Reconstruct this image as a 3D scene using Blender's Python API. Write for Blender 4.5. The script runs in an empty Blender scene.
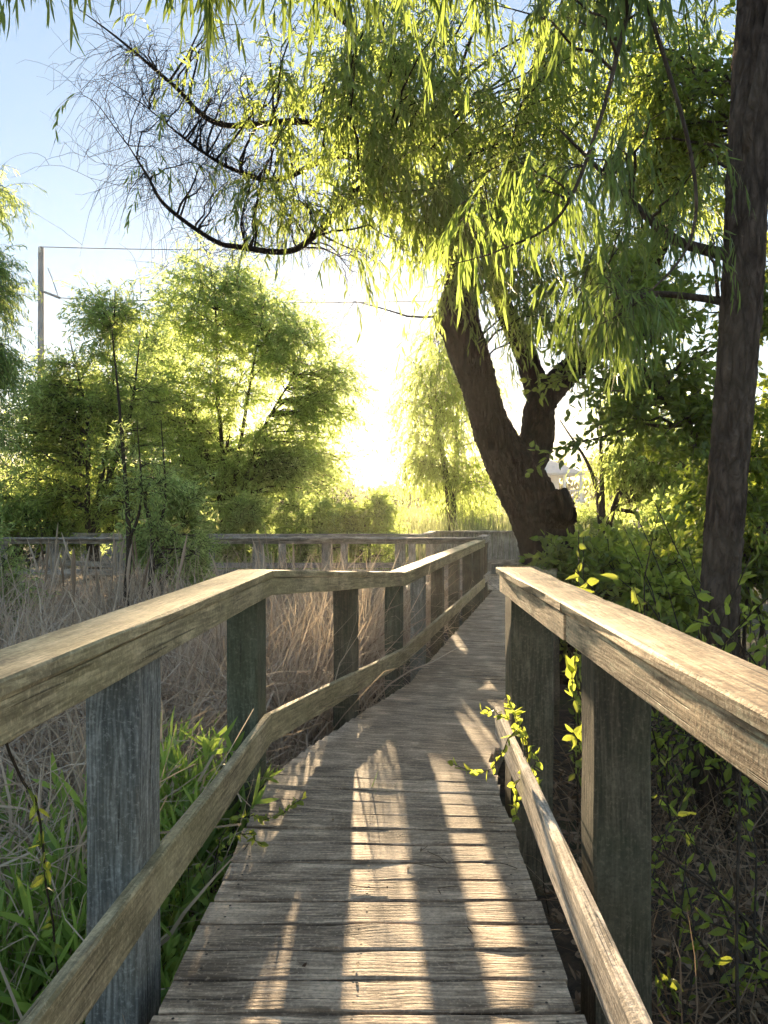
import bpy, math
import numpy as np
from mathutils import Vector

R = np.random.default_rng(7)
scene = bpy.context.scene
COL = scene.collection
F = 770.0
EYE = 1.39
HOR = 505.0
SUN_AZ = math.atan((367 - 384) / F)
SUN_EL = math.atan((HOR - 420) / F)


def U(px, py, Y):
    """a point at depth Y (metres ahead of the eye) measured off the photograph"""
    return np.array([(px - 384) / F * Y, Y, EYE - (py - HOR) / F * Y])


# ----------------------------------------------------------------- materials
class NT:
    def __init__(self, name):
        self.m = bpy.data.materials.new(name)
        self.m.use_nodes = True
        self.t = self.m.node_tree
        self.t.nodes.clear()
        self.out = self.n('ShaderNodeOutputMaterial')

    def n(self, typ, **kw):
        nd = self.t.nodes.new(typ)
        for k, v in kw.items():
            if k.startswith('i_'):
                nd.inputs[int(k[2:])].default_value = v
            else:
                setattr(nd, k, v)
        return nd

    def l(self, a, ao, b, bi):
        self.t.links.new(a.outputs[ao], b.inputs[bi])

    def math(self, op, a, b=None, clamp=False):
        nd = self.n('ShaderNodeMath', operation=op, use_clamp=clamp)
        for i, x in enumerate((a, b)):
            if x is None:
                continue
            if isinstance(x, (int, float)):
                nd.inputs[i].default_value = x
            else:
                self.t.links.new(x, nd.inputs[i])
        return nd.outputs[0]

    def mix(self, fac, a, b, blend='MIX'):
        nd = self.n('ShaderNodeMix', data_type='RGBA', blend_type=blend)
        for i, x in ((0, fac), (6, a), (7, b)):
            if isinstance(x, (int, float)):
                nd.inputs[i].default_value = x
            elif isinstance(x, tuple):
                nd.inputs[i].default_value = (*x, 1) if len(x) == 3 else x
            else:
                self.t.links.new(x, nd.inputs[i])
        return nd.outputs[2]

    def noise(self, vec, scale, detail=4, dist=0.0, rough=.55):
        nd = self.n('ShaderNodeTexNoise')
        nd.inputs['Scale'].default_value = scale
        nd.inputs['Detail'].default_value = detail
        nd.inputs['Distortion'].default_value = dist
        nd.inputs['Roughness'].default_value = rough
        if vec is not None:
            self.t.links.new(vec, nd.inputs['Vector'])
        return nd.outputs['Fac']

    def mapping(self, vec, scale):
        nd = self.n('ShaderNodeMapping')
        nd.inputs['Scale'].default_value = scale
        self.t.links.new(vec, nd.inputs['Vector'])
        return nd.outputs[0]

    def ramp(self, fac, stops):
        nd = self.n('ShaderNodeValToRGB')
        cr = nd.color_ramp
        while len(cr.elements) > 1:
            cr.elements.remove(cr.elements[-1])
        cr.elements[0].position = stops[0][0]
        c = stops[0][1]
        cr.elements[0].color = (c, c, c, 1) if isinstance(c, (int, float)) else (*c, 1)
        for p, c in stops[1:]:
            e = cr.elements.new(p)
            e.color = (c, c, c, 1) if isinstance(c, (int, float)) else (*c, 1)
        self.t.links.new(fac, nd.inputs[0])
        return nd.outputs[0]


def wood(name, dark, light, algae=None, algae_amt=0.0, crack=.5, rough=.78, ring=1.0, stain=.5):
    q = NT(name)
    uv = q.n('ShaderNodeUVMap').outputs[0]
    geo = q.n('ShaderNodeTexCoord')
    sep = q.n('ShaderNodeSeparateXYZ')
    q.t.links.new(uv, sep.inputs[0])
    u, v = sep.outputs[0], sep.outputs[1]
    board = q.math('FLOOR', q.math('DIVIDE', v, 10.0))
    wn = q.n('ShaderNodeTexWhiteNoise', noise_dimensions='1D')
    q.t.links.new(board, wn.inputs['W'])
    rnd = wn.outputs['Value']
    broad = q.noise(q.mapping(uv, (1.1, 11, 1)), 1.0, 5, .9)
    fib = q.noise(q.mapping(uv, (12, 190, 1)), 1.0, 3, .2, .6)
    fib2 = q.noise(q.mapping(uv, (4.5, 70, 1)), 1.0, 4, .4, .6)
    warp = q.noise(q.mapping(uv, (1.3, 4.5, 1)), 1.0, 2, .3)
    ph = q.math('ADD', q.math('MULTIPLY', v, 430.0), q.math('MULTIPLY', warp, 60.0))
    rings = q.math('MULTIPLY_ADD', q.math('SINE', ph), .5)
    q.t.nodes[-1].inputs[2].default_value = .5
    rings = q.math('POWER', rings, 1.6)
    col = q.mix(q.ramp(broad, [(.3, 0.0), (.7, 1.0)]), dark, light)
    # early / late growth rings
    col = q.mix(q.math('MULTIPLY', rings, .48 * ring), col, tuple(x * .34 for x in dark))
    col = q.mix(q.math('MULTIPLY', q.ramp(fib2, [(.40, 1.0), (.54, 0.0)]), .72), col, tuple(x * .32 for x in dark))
    col = q.mix(q.math('MULTIPLY', q.ramp(fib, [(.35, 1.0), (.6, 0.0)]), .4), col, tuple(x * .55 for x in dark))
    strk = q.noise(q.mapping(uv, (4.2, 30, 1)), 1.0, 6, .5, .68)
    col = q.mix(q.math('MULTIPLY', q.ramp(strk, [(.53, 0.0), (.60, 1.0)]), .55), col, tuple(x * .36 for x in dark))
    col = q.mix(q.math('MULTIPLY', q.ramp(strk, [(.36, 1.0), (.45, 0.0)]), .5), col, tuple(min(.6, x * 1.35) for x in light))
    # bleached silver patches
    obj = geo.outputs['Object']
    pat = q.noise(obj, 3.1, 5, .4)
    col = q.mix(q.math('MULTIPLY', q.ramp(pat, [(.5, 0.0), (.72, 1.0)]), .45), col, tuple(min(1, x * 1.35 + .02) for x in light))
    # dirt and mildew
    dirt = q.noise(obj, 1.7, 6, .8, .65)
    col = q.mix(q.math('MULTIPLY', q.ramp(dirt, [(.52, 0.0), (.68, 1.0)]), stain), col, tuple(x * .33 for x in dark))
    if algae:
        al = q.noise(obj, 2.3, 5, .5, .6)
        col = q.mix(q.math('MULTIPLY', q.ramp(al, [(.3, 0.0), (.62, 1.0)]), algae_amt), col, algae)
    # cracks along the grain
    ck = q.noise(q.mapping(uv, (1.5, 46, 1)), 1.0, 3, .25)
    ckm = q.ramp(ck, [(.635, 0.0), (.675, 1.0)])
    col = q.mix(q.math('MULTIPLY', ckm, crack), col, (.018, .014, .010))
    # knots
    vo = q.n('ShaderNodeTexVoronoi', feature='F1')
    vo.inputs['Scale'].default_value = 1.0
    q.t.links.new(q.mapping(uv, (1.7, 7.5, 1)), vo.inputs['Vector'])
    kn = q.ramp(vo.outputs['Distance'], [(.055, 1.0), (.13, 0.0)])
    col = q.mix(q.math('MULTIPLY', kn, .6), col, tuple(x * .35 for x in dark))
    spk = q.noise(obj, 75, 5, .3, .7)
    col = q.mix(q.math('MULTIPLY', q.ramp(spk, [(.52, 0.0), (.62, 1.0)]), .38), col, tuple(x * .4 for x in dark))
    col = q.mix(q.math('MULTIPLY', q.ramp(spk, [(.36, 1.0), (.45, 0.0)]), .3), col, tuple(min(.65, x * 1.4) for x in light))
    hs = q.n('ShaderNodeHueSaturation')
    q.t.links.new(col, hs.inputs['Color'])
    q.t.links.new(q.math('MULTIPLY_ADD', rnd, .42), hs.inputs['Value'])
    q.t.nodes[-1].inputs[2].default_value = 1.6
    for nd in q.t.nodes:
        if nd.type == 'MATH' and nd.operation == 'MULTIPLY_ADD' and abs(nd.inputs[1].default_value - .42) < 1e-4:
            nd.inputs[2].default_value = 1.6
    bs = q.n('ShaderNodeBsdfPrincipled')
    q.l(hs, 0, bs, 'Base Color')
    bs.inputs['Roughness'].default_value = rough
    bs.inputs['Specular IOR Level'].default_value = .3
    h = q.math('ADD', q.math('MULTIPLY', fib2, .6), q.math('MULTIPLY', fib, .35))
    h = q.math('SUBTRACT', h, q.math('MULTIPLY', rings, .10 * ring))
    h = q.math('SUBTRACT', h, q.math('MULTIPLY', ckm, 1.1 * crack))
    h = q.math('ADD', h, q.math('MULTIPLY', spk, .5))
    bp = q.n('ShaderNodeBump')
    bp.inputs['Strength'].default_value = .8
    bp.inputs['Distance'].default_value = .004
    q.t.links.new(h, bp.inputs['Height'])
    q.l(bp, 0, bs, 'Normal')
    q.l(bs, 0, q.out, 0)
    return q.m


def leafmat(name, cols, trans, mixf=.45, rough=.45, spec=.35):
    """cols: list of leaf colours picked leaf by leaf; trans: the colour light takes through the blade"""
    q = NT(name)
    g = q.n('ShaderNodeNewGeometry')
    rp = g.outputs['Random Per Island']
    n = len(cols)
    c = q.ramp(rp, [(i / max(1, n - 1), c) for i, c in enumerate(cols)])
    t = q.ramp(rp, [(0, tuple(x * .75 for x in trans)), (.5, trans), (1, tuple(min(1, x * 1.2) for x in trans))])
    bs = q.n('ShaderNodeBsdfPrincipled')
    q.t.links.new(c, bs.inputs['Base Color'])
    bs.inputs['Roughness'].default_value = rough
    bs.inputs['Specular IOR Level'].default_value = spec
    tr = q.n('ShaderNodeBsdfTranslucent')
    q.t.links.new(t, tr.inputs['Color'])
    mx = q.n('ShaderNodeMixShader')
    mx.inputs[0].default_value = mixf
    q.l(bs, 0, mx, 1)
    q.l(tr, 0, mx, 2)
    q.l(mx, 0, q.out, 0)
    return q.m


def bark(name, dark, light, sc=1.0, stretch=.22):
    q = NT(name)
    tc = q.n('ShaderNodeTexCoord')
    v = q.mapping(tc.outputs['Object'], (9 * sc, 9 * sc, 9 * sc * stretch))
    a = q.noise(v, 1.6, 6, 1.1, .62)
    vo = q.n('ShaderNodeTexVoronoi', feature='DISTANCE_TO_EDGE')
    vo.inputs['Scale'].default_value = 1.5
    nv = q.n('ShaderNodeVectorMath', operation='ADD')
    q.t.links.new(v, nv.inputs[0])
    nc = q.n('ShaderNodeTexNoise')
    nc.inputs['Scale'].default_value = .9
    q.t.links.new(v, nc.inputs['Vector'])
    q.l(nc, 'Color', nv, 1)
    q.l(nv, 0, vo, 'Vector')
    fur = q.ramp(vo.outputs['Distance'], [(0.0, 0.0), (.22, 1.0)])
    f = q.math('MULTIPLY', q.ramp(a, [(.3, 0.0), (.7, 1.0)]), q.math('MULTIPLY_ADD', fur, .7))
    q.t.nodes[-2].inputs[2].default_value = .3
    for nd in q.t.nodes:
        if nd.type == 'MATH' and nd.operation == 'MULTIPLY_ADD':
            nd.inputs[2].default_value = .3
    col = q.mix(f, dark, light)
    big = q.noise(tc.outputs['Object'], 1.3, 4, .5)
    col = q.mix(q.math('MULTIPLY', q.ramp(big, [(.45, 0.0), (.7, 1.0)]), .4), col, (light[0] * 1.1, light[1] * 1.15, light[2] * 1.05))
    bs = q.n('ShaderNodeBsdfPrincipled')
    q.t.links.new(col, bs.inputs['Base Color'])
    bs.inputs['Roughness'].default_value = .9
    bs.inputs['Specular IOR Level'].default_value = .2
    bp = q.n('ShaderNodeBump')
    bp.inputs['Strength'].default_value = 1.0
    bp.inputs['Distance'].default_value = .03 / sc
    q.t.links.new(f, bp.inputs['Height'])
    q.l(bp, 0, bs, 'Normal')
    q.l(bs, 0, q.out, 0)
    return q.m


def plain(name, col, rough=.7, metal=0.0, var=.25, sc=6):
    q = NT(name)
    tc = q.n('ShaderNodeTexCoord')
    a = q.noise(tc.outputs['Object'], sc, 5, .3)
    c = q.mix(q.ramp(a, [(.3, 0.0), (.7, 1.0)]), tuple(x * (1 - var) for x in col), tuple(min(1, x * (1 + var)) for x in col))
    bs = q.n('ShaderNodeBsdfPrincipled')
    q.t.links.new(c, bs.inputs['Base Color'])
    bs.inputs['Roughness'].default_value = rough
    bs.inputs['Metallic'].default_value = metal
    q.l(bs, 0, q.out, 0)
    return q.m


def groundmat():
    q = NT('marsh_soil')
    tc = q.n('ShaderNodeTexCoord')
    o = tc.outputs['Object']
    a = q.noise(o, 9, 8, .4, .7)
    b = q.noise(o, .35, 4, .3)
    c = q.mix(q.ramp(a, [(.35, 0.0), (.68, 1.0)]), (.022, .016, .011), (.13, .095, .062))
    gr = q.mix(q.ramp(a, [(.3, 0.0), (.7, 1.0)]), (.03, .045, .014), (.085, .11, .035))
    c = q.mix(q.ramp(b, [(.5, 0.0), (.62, 1.0)]), c, gr)
    bs = q.n('ShaderNodeBsdfPrincipled')
    q.t.links.new(c, bs.inputs['Base Color'])
    bs.inputs['Roughness'].default_value = .95
    bp = q.n('ShaderNodeBump')
    bp.inputs['Strength'].default_value = 1
    bp.inputs['Distance'].default_value = .04
    q.t.links.new(a, bp.inputs['Height'])
    q.l(bp, 0, bs, 'Normal')
    q.l(bs, 0, q.out, 0)
    return q.m


def strawmat(name, cols, tr=.25):
    return leafmat(name, cols, tuple(x * .9 for x in cols[len(cols) // 2]), tr, .7, .15)


M = dict(
    deck=wood('deck_wood', (.175, .122, .08), (.43, .32, .215), None, 0, .75, .72, 1.0, .55),
    nail=plain('nail_rust', (.05, .035, .026), .8, 0),
    rail_left=wood('left_rail_wood', (.20, .155, .09), (.385, .305, .18), (.215, .185, .08), .4, .6, .8, .7, .5),
    rail_right=wood('right_rail_wood', (.29, .19, .105), (.56, .395, .225), None, 0, .6, .75, .9, .45),
    rail_low=wood('grey_rail_wood', (.20, .165, .125), (.42, .355, .275), None, 0, .8, .78, .8, .4),
    post_blue=wood('blue_grey_post_wood', (.11, .12, .115), (.245, .25, .23), (.14, .125, .08), .35, .8, .85, 1.4, .35),
    post_green=wood('green_post_wood', (.056, .062, .043), (.115, .122, .088), (.055, .062, .032), .5, .7, .85, 1.0, .5),
    post_dark=wood('dark_post_wood', (.062, .050, .034), (.125, .10, .066), (.04, .045, .02), .45, .6, .85, .9, .5),
    far_wood=wood('far_rail_wood', (.17, .15, .125), (.33, .295, .245), None, 0, .5, .8, .7, .4),
    soil=groundmat(),
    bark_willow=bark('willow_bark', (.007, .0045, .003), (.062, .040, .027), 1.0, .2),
    bark_right=bark('grey_brown_bark', (.026, .017, .012), (.20, .145, .11), .9, .3),
    bark_thin=bark('twig_bark', (.035, .026, .018), (.11, .085, .06), 4.0, .3),
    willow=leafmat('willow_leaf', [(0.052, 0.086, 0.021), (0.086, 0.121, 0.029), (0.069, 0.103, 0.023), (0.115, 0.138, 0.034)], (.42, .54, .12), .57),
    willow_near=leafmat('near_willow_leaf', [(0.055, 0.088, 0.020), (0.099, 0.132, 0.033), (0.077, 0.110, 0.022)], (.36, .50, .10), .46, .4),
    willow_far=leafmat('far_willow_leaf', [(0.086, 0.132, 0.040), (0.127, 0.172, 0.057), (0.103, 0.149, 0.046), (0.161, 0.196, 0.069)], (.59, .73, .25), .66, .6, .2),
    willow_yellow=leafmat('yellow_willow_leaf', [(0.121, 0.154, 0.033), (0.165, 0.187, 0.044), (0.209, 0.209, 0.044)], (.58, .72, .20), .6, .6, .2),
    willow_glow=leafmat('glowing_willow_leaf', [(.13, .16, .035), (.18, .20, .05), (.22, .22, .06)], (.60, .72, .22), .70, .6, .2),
    broad=leafmat('broad_leaf', [(0.036, 0.072, 0.018), (0.060, 0.102, 0.026), (0.084, 0.126, 0.031)], (0.475, 0.587, 0.075), .46, .38, .45),
    shrub=leafmat('shrub_leaf', [(0.052, 0.098, 0.021), (0.086, 0.138, 0.030), (0.121, 0.172, 0.040)], (0.598, 0.690, 0.092), .52, .38, .45),
    herb=leafmat('herb_leaf', [(.10, .19, .04), (.15, .26, .06), (.20, .30, .085)], (.54, .74, .14), .45, .4, .4),
    sage=leafmat('sage_leaf', [(.08, .12, .07), (.12, .16, .10)], (.25, .33, .14), .4, .6, .2),
    cattail=leafmat('cattail_blade', [(.07, .11, .035), (.11, .15, .05), (.20, .19, .11)], (.34, .38, .17), .42, .6, .2),
    reed=strawmat('dry_reed', [(.19, .125, .08), (.50, .385, .275), (.66, .55, .42), (.32, .215, .145), (.60, .49, .37)]),
    litter=strawmat('dead_stem', [(.12, .07, .04), (.22, .14, .085), (.36, .26, .17), (.16, .10, .06)], .15),
    deadleaf=strawmat('dead_leaf', [(.10, .055, .03), (.16, .09, .045), (.08, .05, .03), (.2, .13, .07)], .25),
    farwood=leafmat('far_wood_leaf', [(.05, .075, .03), (.075, .10, .04), (.06, .085, .035)], (.25, .30, .07), .4, .7, .1),
    pole=plain('weathered_pole', (.30, .31, .33), .8, 0, .15, 3),
    metal=plain('galvanised_steel', (.30, .31, .33), .5, .7),
    wire=plain('wire_black', (.04, .04, .045), .6),
    wall=plain('pale_siding', (.62, .66, .66), .8, 0, .05, 2),
    roof=plain('blue_grey_roof', (.24, .33, .36), .6, 0, .1, 2),
    trim=plain('white_trim', (.78, .78, .76), .6, 0, .03, 2),
    glass=plain('window_glass', (.05, .06, .07), .1, 0, .1, 2),
)


# ----------------------------------------------------------------- mesh helpers
class Geo:
    """gathers vertices, triangles and quads; build() links them as one mesh object"""
    def __init__(self):
        self.v, self.t, self.q, self.n = [], [], [], 0

    def add(self, V, T=None, Q=None):
        V = np.asarray(V, float).reshape(-1, 3)
        if T is not None and len(T):
            self.t.append(np.asarray(T, np.int64).reshape(-1, 3) + self.n)
        if Q is not None and len(Q):
            self.q.append(np.asarray(Q, np.int64).reshape(-1, 4) + self.n)
        self.v.append(V)
        self.n += len(V)

    def build(self, name, mat, parent=None, smooth=False, loc=None):
        V = np.concatenate(self.v) if self.v else np.zeros((0, 3))
        T = np.concatenate(self.t) if self.t else np.zeros((0, 3), np.int64)
        Q = np.concatenate(self.q) if self.q else np.zeros((0, 4), np.int64)
        off = np.array(parent.location) if parent is not None else (np.array(loc) if loc is not None else np.zeros(3))
        me = bpy.data.meshes.new(name)
        me.vertices.add(len(V))
        me.vertices.foreach_set('co', (V - off).astype(np.float32).ravel())
        nl = T.size + Q.size
        me.loops.add(nl)
        me.loops.foreach_set('vertex_index', np.concatenate([T.ravel(), Q.ravel()]).astype(np.int32))
        me.polygons.add(len(T) + len(Q))
        st = np.concatenate([np.arange(len(T)) * 3, T.size + np.arange(len(Q)) * 4]).astype(np.int32)
        me.polygons.foreach_set('loop_start', st)
        me.polygons.foreach_set('use_smooth', np.full(len(T) + len(Q), smooth))
        me.update(calc_edges=True)
        me.materials.append(mat)
        o = bpy.data.objects.new(name, me)
        COL.objects.link(o)
        if parent is not None:
            o.parent = parent
        elif loc is not None:
            o.location = loc
        return o


def thing(name, label, cat, loc, group=None):
    o = bpy.data.objects.new(name, None)
    COL.objects.link(o)
    o.location = [float(x) for x in loc]
    o.empty_display_size = .2
    return tag(o, label, cat, group)


def tag(o, label, cat, group=None):
    o['label'] = label
    o['category'] = cat
    if group:
        o['group'] = group
    return o


def kind(o, k, label=None, cat=None):
    o['kind'] = k
    if label:
        o['label'] = label
    if cat:
        o['category'] = cat
    return o


def norm(a):
    return a / np.maximum(np.linalg.norm(a, axis=-1, keepdims=True), 1e-9)


def tubes(g, P, Rd, sides=6, rough=0.0, rng=R, ridge=0.0):
    """P [n,k,3] centre lines, Rd [n,k] radii"""
    P = np.asarray(P, float)
    Rd = np.asarray(Rd, float)
    if P.ndim == 2:
        P, Rd = P[None], Rd[None]
    n, k, _ = P.shape
    if n == 0:
        return
    T = norm(np.gradient(P, axis=1))
    ov = norm(P[:, -1] - P[:, 0])
    ref = np.where(np.abs(ov[:, 2:3]) > .75, np.array([[1., .23, 0]]), np.array([[.1, .1, 1.]]))
    A = norm(np.cross(T, ref[:, None, :]))
    B = np.cross(T, A)
    th = np.arange(sides) / sides * 2 * np.pi
    rad = Rd[:, :, None] * np.ones(sides)
    if rough > 0:
        L = np.concatenate([np.zeros((n, 1)), np.cumsum(np.linalg.norm(np.diff(P, axis=1), axis=2), axis=1)], 1)
        w = np.zeros((n, k, sides))
        for m, am, fr in ((3, .45, 1.1), (5, .35, 2.0), (8, .3, 3.1), (13, .22, 5.5)):
            p1, p2 = rng.uniform(0, 6.28, 2)
            w += am * np.sin(m * th[None, None] + p1 + 1.4 * np.sin(fr * L[:, :, None] + p2)) * (.6 + .4 * np.sin(fr * 1.7 * L[:, :, None] + p1))
        rad = rad * (1 + rough * w)
        if ridge > 0:
            LL = L[:, :, None]
            t3 = th[None, None]
            r1 = np.abs(np.sin(5.5 * t3 * 1.0 + 1.3 * np.sin(2.6 * LL + 2 * t3) + .8 * np.sin(7.1 * LL + 1.0)))
            r2 = np.abs(np.sin(11 * t3 + 1.6 * np.sin(4.3 * LL + 3 * t3) + 1.1 * np.sin(11.7 * LL)))
            br_ = np.abs(np.sin(9.5 * LL + 2.2 * np.sin(3 * t3) + 1.5 * np.sin(5 * t3 + 4 * LL)))
            rad = rad + ridge * (.55 * r1 + .45 * r2 + .25 * np.minimum(br_, .5) - .6) + ridge * .22 * rng.standard_normal(w.shape)
    V = P[:, :, None, :] + rad[..., None] * (np.cos(th)[None, None, :, None] * A[:, :, None, :] + np.sin(th)[None, None, :, None] * B[:, :, None, :])
    i = np.arange(n)[:, None, None] * (k * sides)
    j = np.arange(k - 1)[None, :, None] * sides
    s = np.arange(sides)[None, None, :]
    s2 = (s + 1) % sides
    Q = np.stack([i + j + s, i + j + s2, i + j + sides + s2, i + j + sides + s], -1).reshape(-1, 4)
    g.add(V.reshape(-1, 3), Q=Q)


def cap(g, c, d, r, sides=12):
    """closes a cut limb end"""
    d = norm(np.asarray(d, float)[None])[0]
    a = norm(np.cross(d, [.3, .2, 1.])[None])[0]
    b = np.cross(d, a)
    th = np.arange(sides) / sides * 2 * np.pi
    ring = c + r * (np.cos(th)[:, None] * a + np.sin(th)[:, None] * b)
    g.add(np.vstack([ring, [c + d * r * .35]]), T=[(i, (i + 1) % sides, sides) for i in range(sides)])


def ribbons(g, P, W, S):
    """flat blades: P [n,k,3], half widths W [n,k], side vector S [n,3]"""
    n, k, _ = P.shape
    V = np.stack([P - W[..., None] * S[:, None, :], P + W[..., None] * S[:, None, :]], 2)
    i = np.arange(n)[:, None] * (2 * k)
    j = np.arange(k - 1)[None, :] * 2
    Q = np.stack([i + j, i + j + 1, i + j + 3, i + j + 2], -1).reshape(-1, 4)
    g.add(V.reshape(-1, 3), Q=Q)


def paths(start, d, length, k, wander, grav, rng=R):
    """random walks, [n,k,3]"""
    n = len(start)
    d = norm(d)
    P = np.empty((n, k, 3))
    P[:, 0] = start
    st = (np.broadcast_to(length, (n,)) / (k - 1))[:, None]
    for i in range(1, k):
        P[:, i] = P[:, i - 1] + d * st
        d = norm(d + wander * rng.standard_normal((n, 3)) + np.array([0, 0, -1.]) * np.broadcast_to(grav, (n,))[:, None])
    return P


LEAF = {
    'far': None,
    'lance': [(.2, .8), (.5, 1.0), (.78, .62)],
    'ovate': [(.12, .62), (.36, 1.0), (.68, .72)],
}


def leaves(g, P, D, N, L, W, shape='far', curl=.1, rng=R):
    n = len(P)
    if n == 0:
        return
    L = np.broadcast_to(L, (n,))[:, None]
    W = np.broadcast_to(W, (n,))[:, None] * .5
    T = norm(D)
    S = norm(np.cross(N, T))
    Nn = np.cross(T, S)
    c = curl * (rng.random((n, 1)) * 1.6 - .3)

    def at(t, w, lift=0.0):
        return P + T * L * t + Nn * L * (c * t * t) + S * W * w + Nn * W * lift
    if shape == 'far':
        V = np.stack([P, at(.45, 1), at(1, 0), at(.45, -1)], 1)
        Q = np.arange(n)[:, None] * 4 + np.arange(4)[None]
        g.add(V.reshape(-1, 3), Q=Q)
        return
    rows = LEAF[shape]
    if shape == 'lance':
        vs = [P]
        for t, w in rows:
            vs += [at(t, w, .25), at(t, -w, .25)]
        vs.append(at(1, 0))
        V = np.stack(vs, 1)
        b = np.arange(n)[:, None] * 8
        T3 = np.concatenate([b + [[0, 1, 2]], b + [[5, 7, 6]]])
        Q = np.concatenate([b + [[1, 3, 4, 2]], b + [[3, 5, 6, 4]]])
        g.add(V.reshape(-1, 3), T=T3, Q=Q)
    else:
        vs = [P]
        for t, w in rows:
            vs += [at(t, w, .35), at(t, 0), at(t, -w, .35)]
        vs.append(at(1, 0))
        V = np.stack(vs, 1)
        b = np.arange(n)[:, None] * 11
        T3 = np.concatenate([b + [[0, 1, 2]], b + [[0, 2, 3]], b + [[7, 10, 8]], b + [[8, 10, 9]]])
        Q = np.concatenate([b + [[1, 4, 5, 2]], b + [[2, 5, 6, 3]], b + [[4, 7, 8, 5]], b + [[5, 8, 9, 6]]])
        g.add(V.reshape(-1, 3), T=T3, Q=Q)


def leaves_on(g, P, per, L, W, shape, spread=.8, grav=.5, curl=.1, t0=.12, rng=R, lv=.3):
    """leaves set along every twig of P [n,k,3]"""
    n, k, _ = P.shape
    t = t0 + (1 - t0) * (np.arange(per)[None] + rng.random((n, per))) / per
    x = np.clip(t * (k - 1), 0, k - 1.001)
    i = x.astype(int)
    f = (x - i)[..., None]
    r = np.arange(n)[:, None]
    A, B = P[r, i], P[r, i + 1]
    pos = (A + (B - A) * f).reshape(-1, 3)
    tan = norm(B - A).reshape(-1, 3)
    m = len(pos)
    d = norm(tan + spread * rng.standard_normal((m, 3)) + np.array([0, 0, -grav]))
    leaves(g, pos, d, rng.standard_normal((m, 3)), L * (1 + lv * (rng.random(m) * 2 - 1)), W * (1 + lv * (rng.random(m) * 2 - 1)), shape, curl, rng)


def smooth(pts, n=24):
    """Catmull-Rom through the given points"""
    p = np.asarray(pts, float)
    p = np.vstack([2 * p[0] - p[1], p, 2 * p[-1] - p[-2]])
    out = []
    segs = len(p) - 3
    for x in np.linspace(0, segs - 1e-6, n):
        i = int(x)
        t = x - i
        a, b, c, d = p[i:i + 4]
        out.append(.5 * (2 * b + (c - a) * t + (2 * a - 5 * b + 4 * c - d) * t * t + (3 * b - a - 3 * c + d) * t ** 3))
    return np.array(out)


def lerp_r(rs, n):
    return np.interp(np.linspace(0, 1, n), np.linspace(0, 1, len(rs)), rs)


def in_ellipsoids(ells, n, rng, shell=.35):
    """n points inside a list of (centre, radii, weight); shell pushes points outward"""
    w = np.array([e[2] for e in ells], float)
    idx = rng.choice(len(ells), n, p=w / w.sum())
    d = norm(rng.standard_normal((n, 3)))
    r = rng.random(n) ** shell
    c = np.array([e[0] for e in ells])[idx]
    rad = np.array([e[1] for e in ells])[idx]
    return c + d * rad * r[:, None]


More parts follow.
